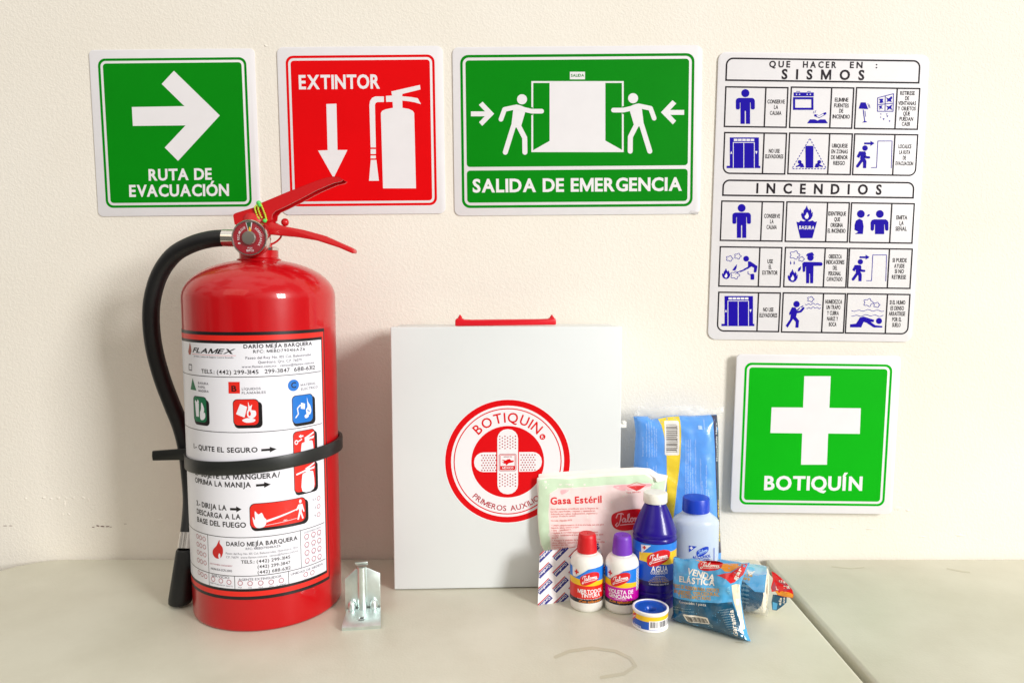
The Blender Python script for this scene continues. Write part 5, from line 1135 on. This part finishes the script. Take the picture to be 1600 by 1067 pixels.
# ================================================================ TAPE ROLL
c = G(1016, 975.5); r = .0192
t = thing('tape_roll', 'low round roll of adhesive tape in blue, yellow and white dispenser', 'tape roll', (c.x, c.y, 0)); ht_ = .0205
MB().lathe([(0, .001), (r-.001, 0), (r-.0003, .0006), (r-.0003, .0012), (r-.0008, .0022), (r-.0008, ht_-.0034), (r-.0003, ht_-.0028), (r, ht_-.002), (r-.0002, ht_-.0004), (r-.0008, ht_), (r-.0020, ht_), (r-.0024, ht_-.0006), (r-.003, ht_-.003), (r-.0032, ht_-.0095), (0, ht_-.0097)], (c.x, c.y, 0), n=72).obj('dispenser', 'tape_white', t, smooth=40)
MB().lathe([(0, ht_-.0085), (.0045, ht_-.0085), (.0052, ht_-.0045), (.0062, ht_-.0030), (.0090, ht_-.0022), (.0150, ht_-.0019), (.0158, ht_-.0009), (r-.0024, ht_-.0008), (r-.0022, ht_-.0035)], (c.x, c.y, 0), n=72).obj('spool_cap', 'tape_blue', t, smooth=40)
S_ = Cyl(c.x, c.y, r-.00072, .002); A = Art(S_, base=2e-5, step=4e-5); k = crop(S_, 820, 820, 5.93)
z0_, z1_ = .0028, ht_-.0038; zm = k(1100, 890)[1]
A.poly('label_print', 'b_navy', qd(-r*2.6, r*2.6, z0_, zm), 0); A.poly('label_print', 'b_yellow', qd(-r*2.6, r*2.6, zm, z1_), 0)
a, b_ = k(1152, 880), k(1326, 960); A.poly('barcode', 'b_white', qd(a[0], b_[0]+.004, z0_+.0004, z1_-.0042), 1)
kb = lambda x, y: (a[0]+.0015+(b_[0]+.002-a[0])*x/100, z0_+.0016+(z1_-.0042-z0_-.0024)*(1-y/100)); barcode(A, kb, 0, 0, 100, 86, 22, True, L=2, seed=9)
logo(A, k, 985, 815, 1032, 868, L=2); level(A, 'b_white', 'ADHESIVA', k, 1010, 930, 1078, 940, 20, 2, L=2)
for g in list(A.t): A.obj(g, t)

# ================================================================ ELASTIC BANDAGE PACK, front
p0, p1 = G(1048, 968), G(1166, 1001); Uf = (p1-p0).normalized(); nb_ = Vector((-Uf.y, Uf.x, 0)); Vf = (Vector((0, 0, 1))+nb_*.22).normalized()
pf = Pillow(p0+Vector((0, 0, .0)), Uf, Vf); kf = crop(pf, 1040, 860, 7.113)
pack = [(88, 70), (110, 60), (150, 82), (215, 92), (290, 82), (370, 96), (440, 112), (640, 132), (800, 140), (900, 136), (936, 132), (915, 185), (880, 260), (850, 330), (835, 420), (838, 520), (852, 620), (868, 720), (890, 830), (915, 930), (948, 1005), (880, 1004), (740, 955), (560, 890), (330, 835), (140, 795), (60, 752), (86, 690), (82, 560), (84, 300)]
fo = [kf(*p) for p in pack]
fo = [(u_, max(v_, .0005)) for u_, v_ in fo]
pf.setup(fo, .0135, .030, .0030, 60, 51, .0025)
t = thing('bandage_pack', 'glossy blue and teal VENDA ELÁSTICA pack standing in front, nearest the camera', 'bandage pack', ((p0+p1)/2), 'elastic bandage packs')
A = Art(pf, base=0, step=1.3e-4); A.poly('wrapper', 'f_blue', fo, 0); wr = A.obj('wrapper', t, back=True)
A.P('print', 'f_teal', kf, [(84, 500), (200, 520), (400, 548), (620, 562), (770, 555), (800, 640), (840, 760), (885, 900), (905, 975), (880, 990), (740, 945), (560, 880), (330, 825), (140, 786), (72, 750), (90, 690), (84, 600)], 1)
A.P('print', 'f_orange', kf, [(95, 66), (112, 64), (215, 78), (180, 78)], 1)
A.P('print', 'f_orange', kf, [(330, 94), (440, 116), (640, 138), (880, 142), (830, 180), (740, 225), (690, 222), (650, 190), (520, 140), (400, 118)], 1)
A.P('print', 'f_red', kf, [(600, 262), (690, 240), (760, 232), (830, 185), (890, 142), (925, 138), (905, 185), (872, 262), (790, 340), (755, 352), (715, 305), (650, 275)], 2)
A.P('print', 'f_cream', kf, [(764, 372), (800, 360), (836, 372), (832, 430), (838, 540), (852, 640), (868, 740), (892, 860), (870, 868), (842, 760), (812, 650), (776, 520), (768, 440)], 2)
logo(A, kf, 380, 106, 650, 212, 'f_red', 'f_white', 2, slant=.08)
A.T('lettering', 'f_white', 'VENDA', kf, (282, 240), (578, 322), 62, 3, L=3); A.T('lettering', 'f_white', 'ELÁSTICA', kf, (192, 330), (588, 372), 62, 3, L=3)
for i, s_ in enumerate(('TEJIDO DE ALGODÓN PARA SOPORTE', 'EN LESIONES, TORCEDURAS,', 'Y ZONAS AFECTADAS')):
    x0_, x1_ = ((112, 640), (120, 636), (185, 545))[i]
    A.T('lettering', 'f_gold', s_, kf, (x0_, 408+i*44-18*(i == 0)), (x1_, 444+i*43), 36, 3, L=3)
A.T('lettering', 'f_white', 'Contenido: 1 pieza', kf, (194, 560), (498, 594), 26, 0, L=3)
for y in (612, 640): A.T('lettering', 'f_grey', 'Hecho en México por fabricante autorizado', kf, (95, y), (330 if y < 620 else 360, y+22), 10, 0, L=3)
for y in range(640, 900, 26): A.T('lettering', 'f_grey', 'material de curación vendas', kf, (640+(y-640)*.45, y+6), (775+(y-640)*.3, y-8), 13, 0, L=3)
A.P('barcode', 'f_white', kf, [(232, 690), (250, 684), (490, 716), (512, 726), (530, 795), (515, 798), (285, 778), (262, 765)], 3)
for i in range(20):
    w_ = (8, 5, 7, 9)[i % 4]*.95; x = 264+i*11.6; dy = (x-264)*.13; A.P('barcode', 'f_black', kf, [(x, 706+dy), (x+w_, 707+dy), (x+w_+22, 772+dy*.55), (x+22, 771+dy*.55)], 4)
A.T('lettering', 'f_white', 'Garantía', kf, (840, 930), (780, 640), 44, 2, L=4); A.T('lettering', 'f_white', 'gar', kf, (800, 320), (880, 190), 42, 2, L=4); A.T('lettering', 'f_sky', 'da', kf, (752, 470), (748, 380), 30, 2, L=4)
for y in (800, 822): A.S('print', 'f_grey', kf, [(505, y), (530, y-12), (555, y+14), (530, y+18)], 4, 3)
for g in list(A.t): A.obj(g, wr)
# clear sealed fin with crimps
fin = MB(); nf = 26
for i in range(nf+1):
    f_ = i/nf; xx = 900-150*math.sin(math.pi*min(1, f_*1.35))*.55 + (f_*50); yy = 140+f_*865
    a_ = kf(xx-14, yy); b_ = kf(xx+32+12*f_, yy)
    wv = .0011*math.sin(i*1.9)
    fin.v += [pf.p3(a_[0], max(a_[1], .0005), .0012+wv*.3), pf.p3((a_[0]+b_[0])/2, max(a_[1], .0005), .0022-wv), pf.p3(b_[0], max(b_[1], .0005), .0008+wv)]
fin.f = [(3*i+j, 3*i+j+1, 3*i+j+4, 3*i+j+3) for i in range(nf) for j in range(2)]
fin.obj('sealed_fin', 'clear_film', t, smooth=50)

# second pack: roll lying behind, its end showing
ca = Vector((.9, -.43, .0)).normalized(); rc = .0245
t = thing('bandage_pack', 'second elastic bandage pack lying behind, cream roll end showing through clear film', 'bandage pack', (.272, -.128, 0), 'elastic bandage packs')
oc = G(1190, 962); oc = Vector((oc.x, oc.y, 0))+Vector((.004, .008, rc+.001)); e0 = oc-ca*.046
rolls = [(0, 0), (rc*.97, 0), (rc, .002), (rc, .046), (rc*.96, .0485)]+[(rc*(.96-.09*i), .0485+(.0009 if i % 2 else -.0004)) for i in range(1, 9)]+[(rc*.14, .047), (0, .047)]
MB().lathe(rolls, e0, ax=ca, n=72).obj('bandage_roll', 'gauze_cream', t, smooth=25)
S_ = AxCyl(e0, ca, rc+.0011, .0009, 61); A = Art(S_, base=0, step=1.3e-4)
# angle 0 is the side facing the camera, pi/2 the top
U_ = lambda deg: S_.r*math.radians(deg)
A.poly('wrapper', 'f_teal', [(U_(-75), -.004), (U_(-70), .030), (U_(-40), .040), (U_(-15), .047), (U_(10), .049), (U_(48), .046), (U_(48), -.004)], 0)
A.poly('wrapper', 'f_blue', [(U_(38), -.004), (U_(38), .026), (U_(16), .040), (U_(18), .050), (U_(70), .050), (U_(120), .046), (U_(200), .046), (U_(200), -.004)], 1)
A.poly('wrapper', 'f_sky', [(U_(60), .030), (U_(60), .044), (U_(84), .046), (U_(96), .034), (U_(80), .026)], 2)
wr = A.obj('wrapper', t)
KA = lambda x, y: (U_(-y*1000), x)      # x along the roll, y (thousandths of a unit = degrees) downwards round it
for i in range(7): A.T('lettering', 'f_grey', 'venda elástica de algodón', KA, (.008, -.046+i*.010), (.034, -.048+i*.010), .006, 0, L=3)
A.T('lettering', 'f_white', 'CA', KA, (.020, -.066), (.038, -.066), .014, 2, L=4)
A.T('lettering', 'f_gold', 'soporte', KA, (.016, -.055), (.036, -.055), .008, 2, L=4); A.T('lettering', 'f_gold', 'zonas', KA, (.016, -.045), (.034, -.045), .008, 2, L=4)
A.obj('lettering', wr)
A2 = AxCyl(e0, ca, rc+.0024, .0022, 71); FA = Art(A2, base=0)
FA.poly('f', 'clear_film', [(U_(-75), .010), (U_(-60), .052), (U_(0), .056), (U_(60), .054), (U_(100), .050), (U_(100), .020), (U_(20), .034), (U_(-40), .030)], 0); FA.obj('f', t, 'clear_wrap')
fx = Pillow(e0+ca*.047+Vector((0, 0, .004)), Vector((.93, -.36, 0)), Vector((-.05, .12, 1))); kx = crop(fx, 1040, 860, 7.113)
fo = [kx(*p) for p in [(1195, 220), (1240, 240), (1300, 290), (1360, 350), (1412, 410), (1420, 470), (1405, 500), (1300, 492), (1240, 480), (1215, 440), (1175, 450), (1170, 400), (1200, 320)]]
fx.setup(fo, .0004, .004, .0022, 90, 81, .003); A = Art(fx, base=0, step=1.2e-4)
A.poly('wrapper_end', 'f_red', fo, 0); we = A.obj('wrapper_end', t, back=True)
A.P('print', 'f_orange', kx, [(1215, 438), (1290, 428), (1370, 436), (1416, 455), (1416, 470), (1402, 495), (1300, 487), (1244, 476)], 1)
A.P('print', 'label_pink', kx, [(1180, 400), (1220, 335), (1300, 318), (1345, 345), (1395, 405), (1300, 424), (1200, 436)], 1)
A.T('lettering', 'f_white', 'gara', kx, (1225, 410), (1385, 392), 42, 1, L=3); A.T('lettering', 'f_white', 'tía', kx, (1265, 330), (1340, 340), 30, 1, L=3)
for g in list(A.t): A.obj(g, we)
f2 = Pillow(e0+ca*.045+Vector((0, .004, 0)), Vector((.9, -.43, 0)), Vector((0, .1, 1))); kx = crop(f2, 1040, 860, 7.113)
fo = [kx(*p) for p in [(1190, 480), (1260, 482), (1345, 500), (1340, 560), (1300, 600), (1225, 655), (1175, 650), (1170, 560)]]
f2.setup(fo, .0004, .004, .0012, 90, 91, .003); A = Art(f2, base=0, step=1.2e-4); A.poly('wrapper_flap', 'f_teal', fo, 0); wf = A.obj('wrapper_flap', t, back=True)
A.P('print', 'f_blue', kx, [(1185, 560), (1240, 575), (1225, 645), (1180, 645)], 1)
A.T('lettering', 'f_white', 'ela', kx, (1275, 595), (1290, 510), 28, 2, L=3); A.T('lettering', 'f_white', 'ica', kx, (1320, 570), (1325, 505), 22, 2, L=3)
for g in list(A.t): A.obj(g, wf)
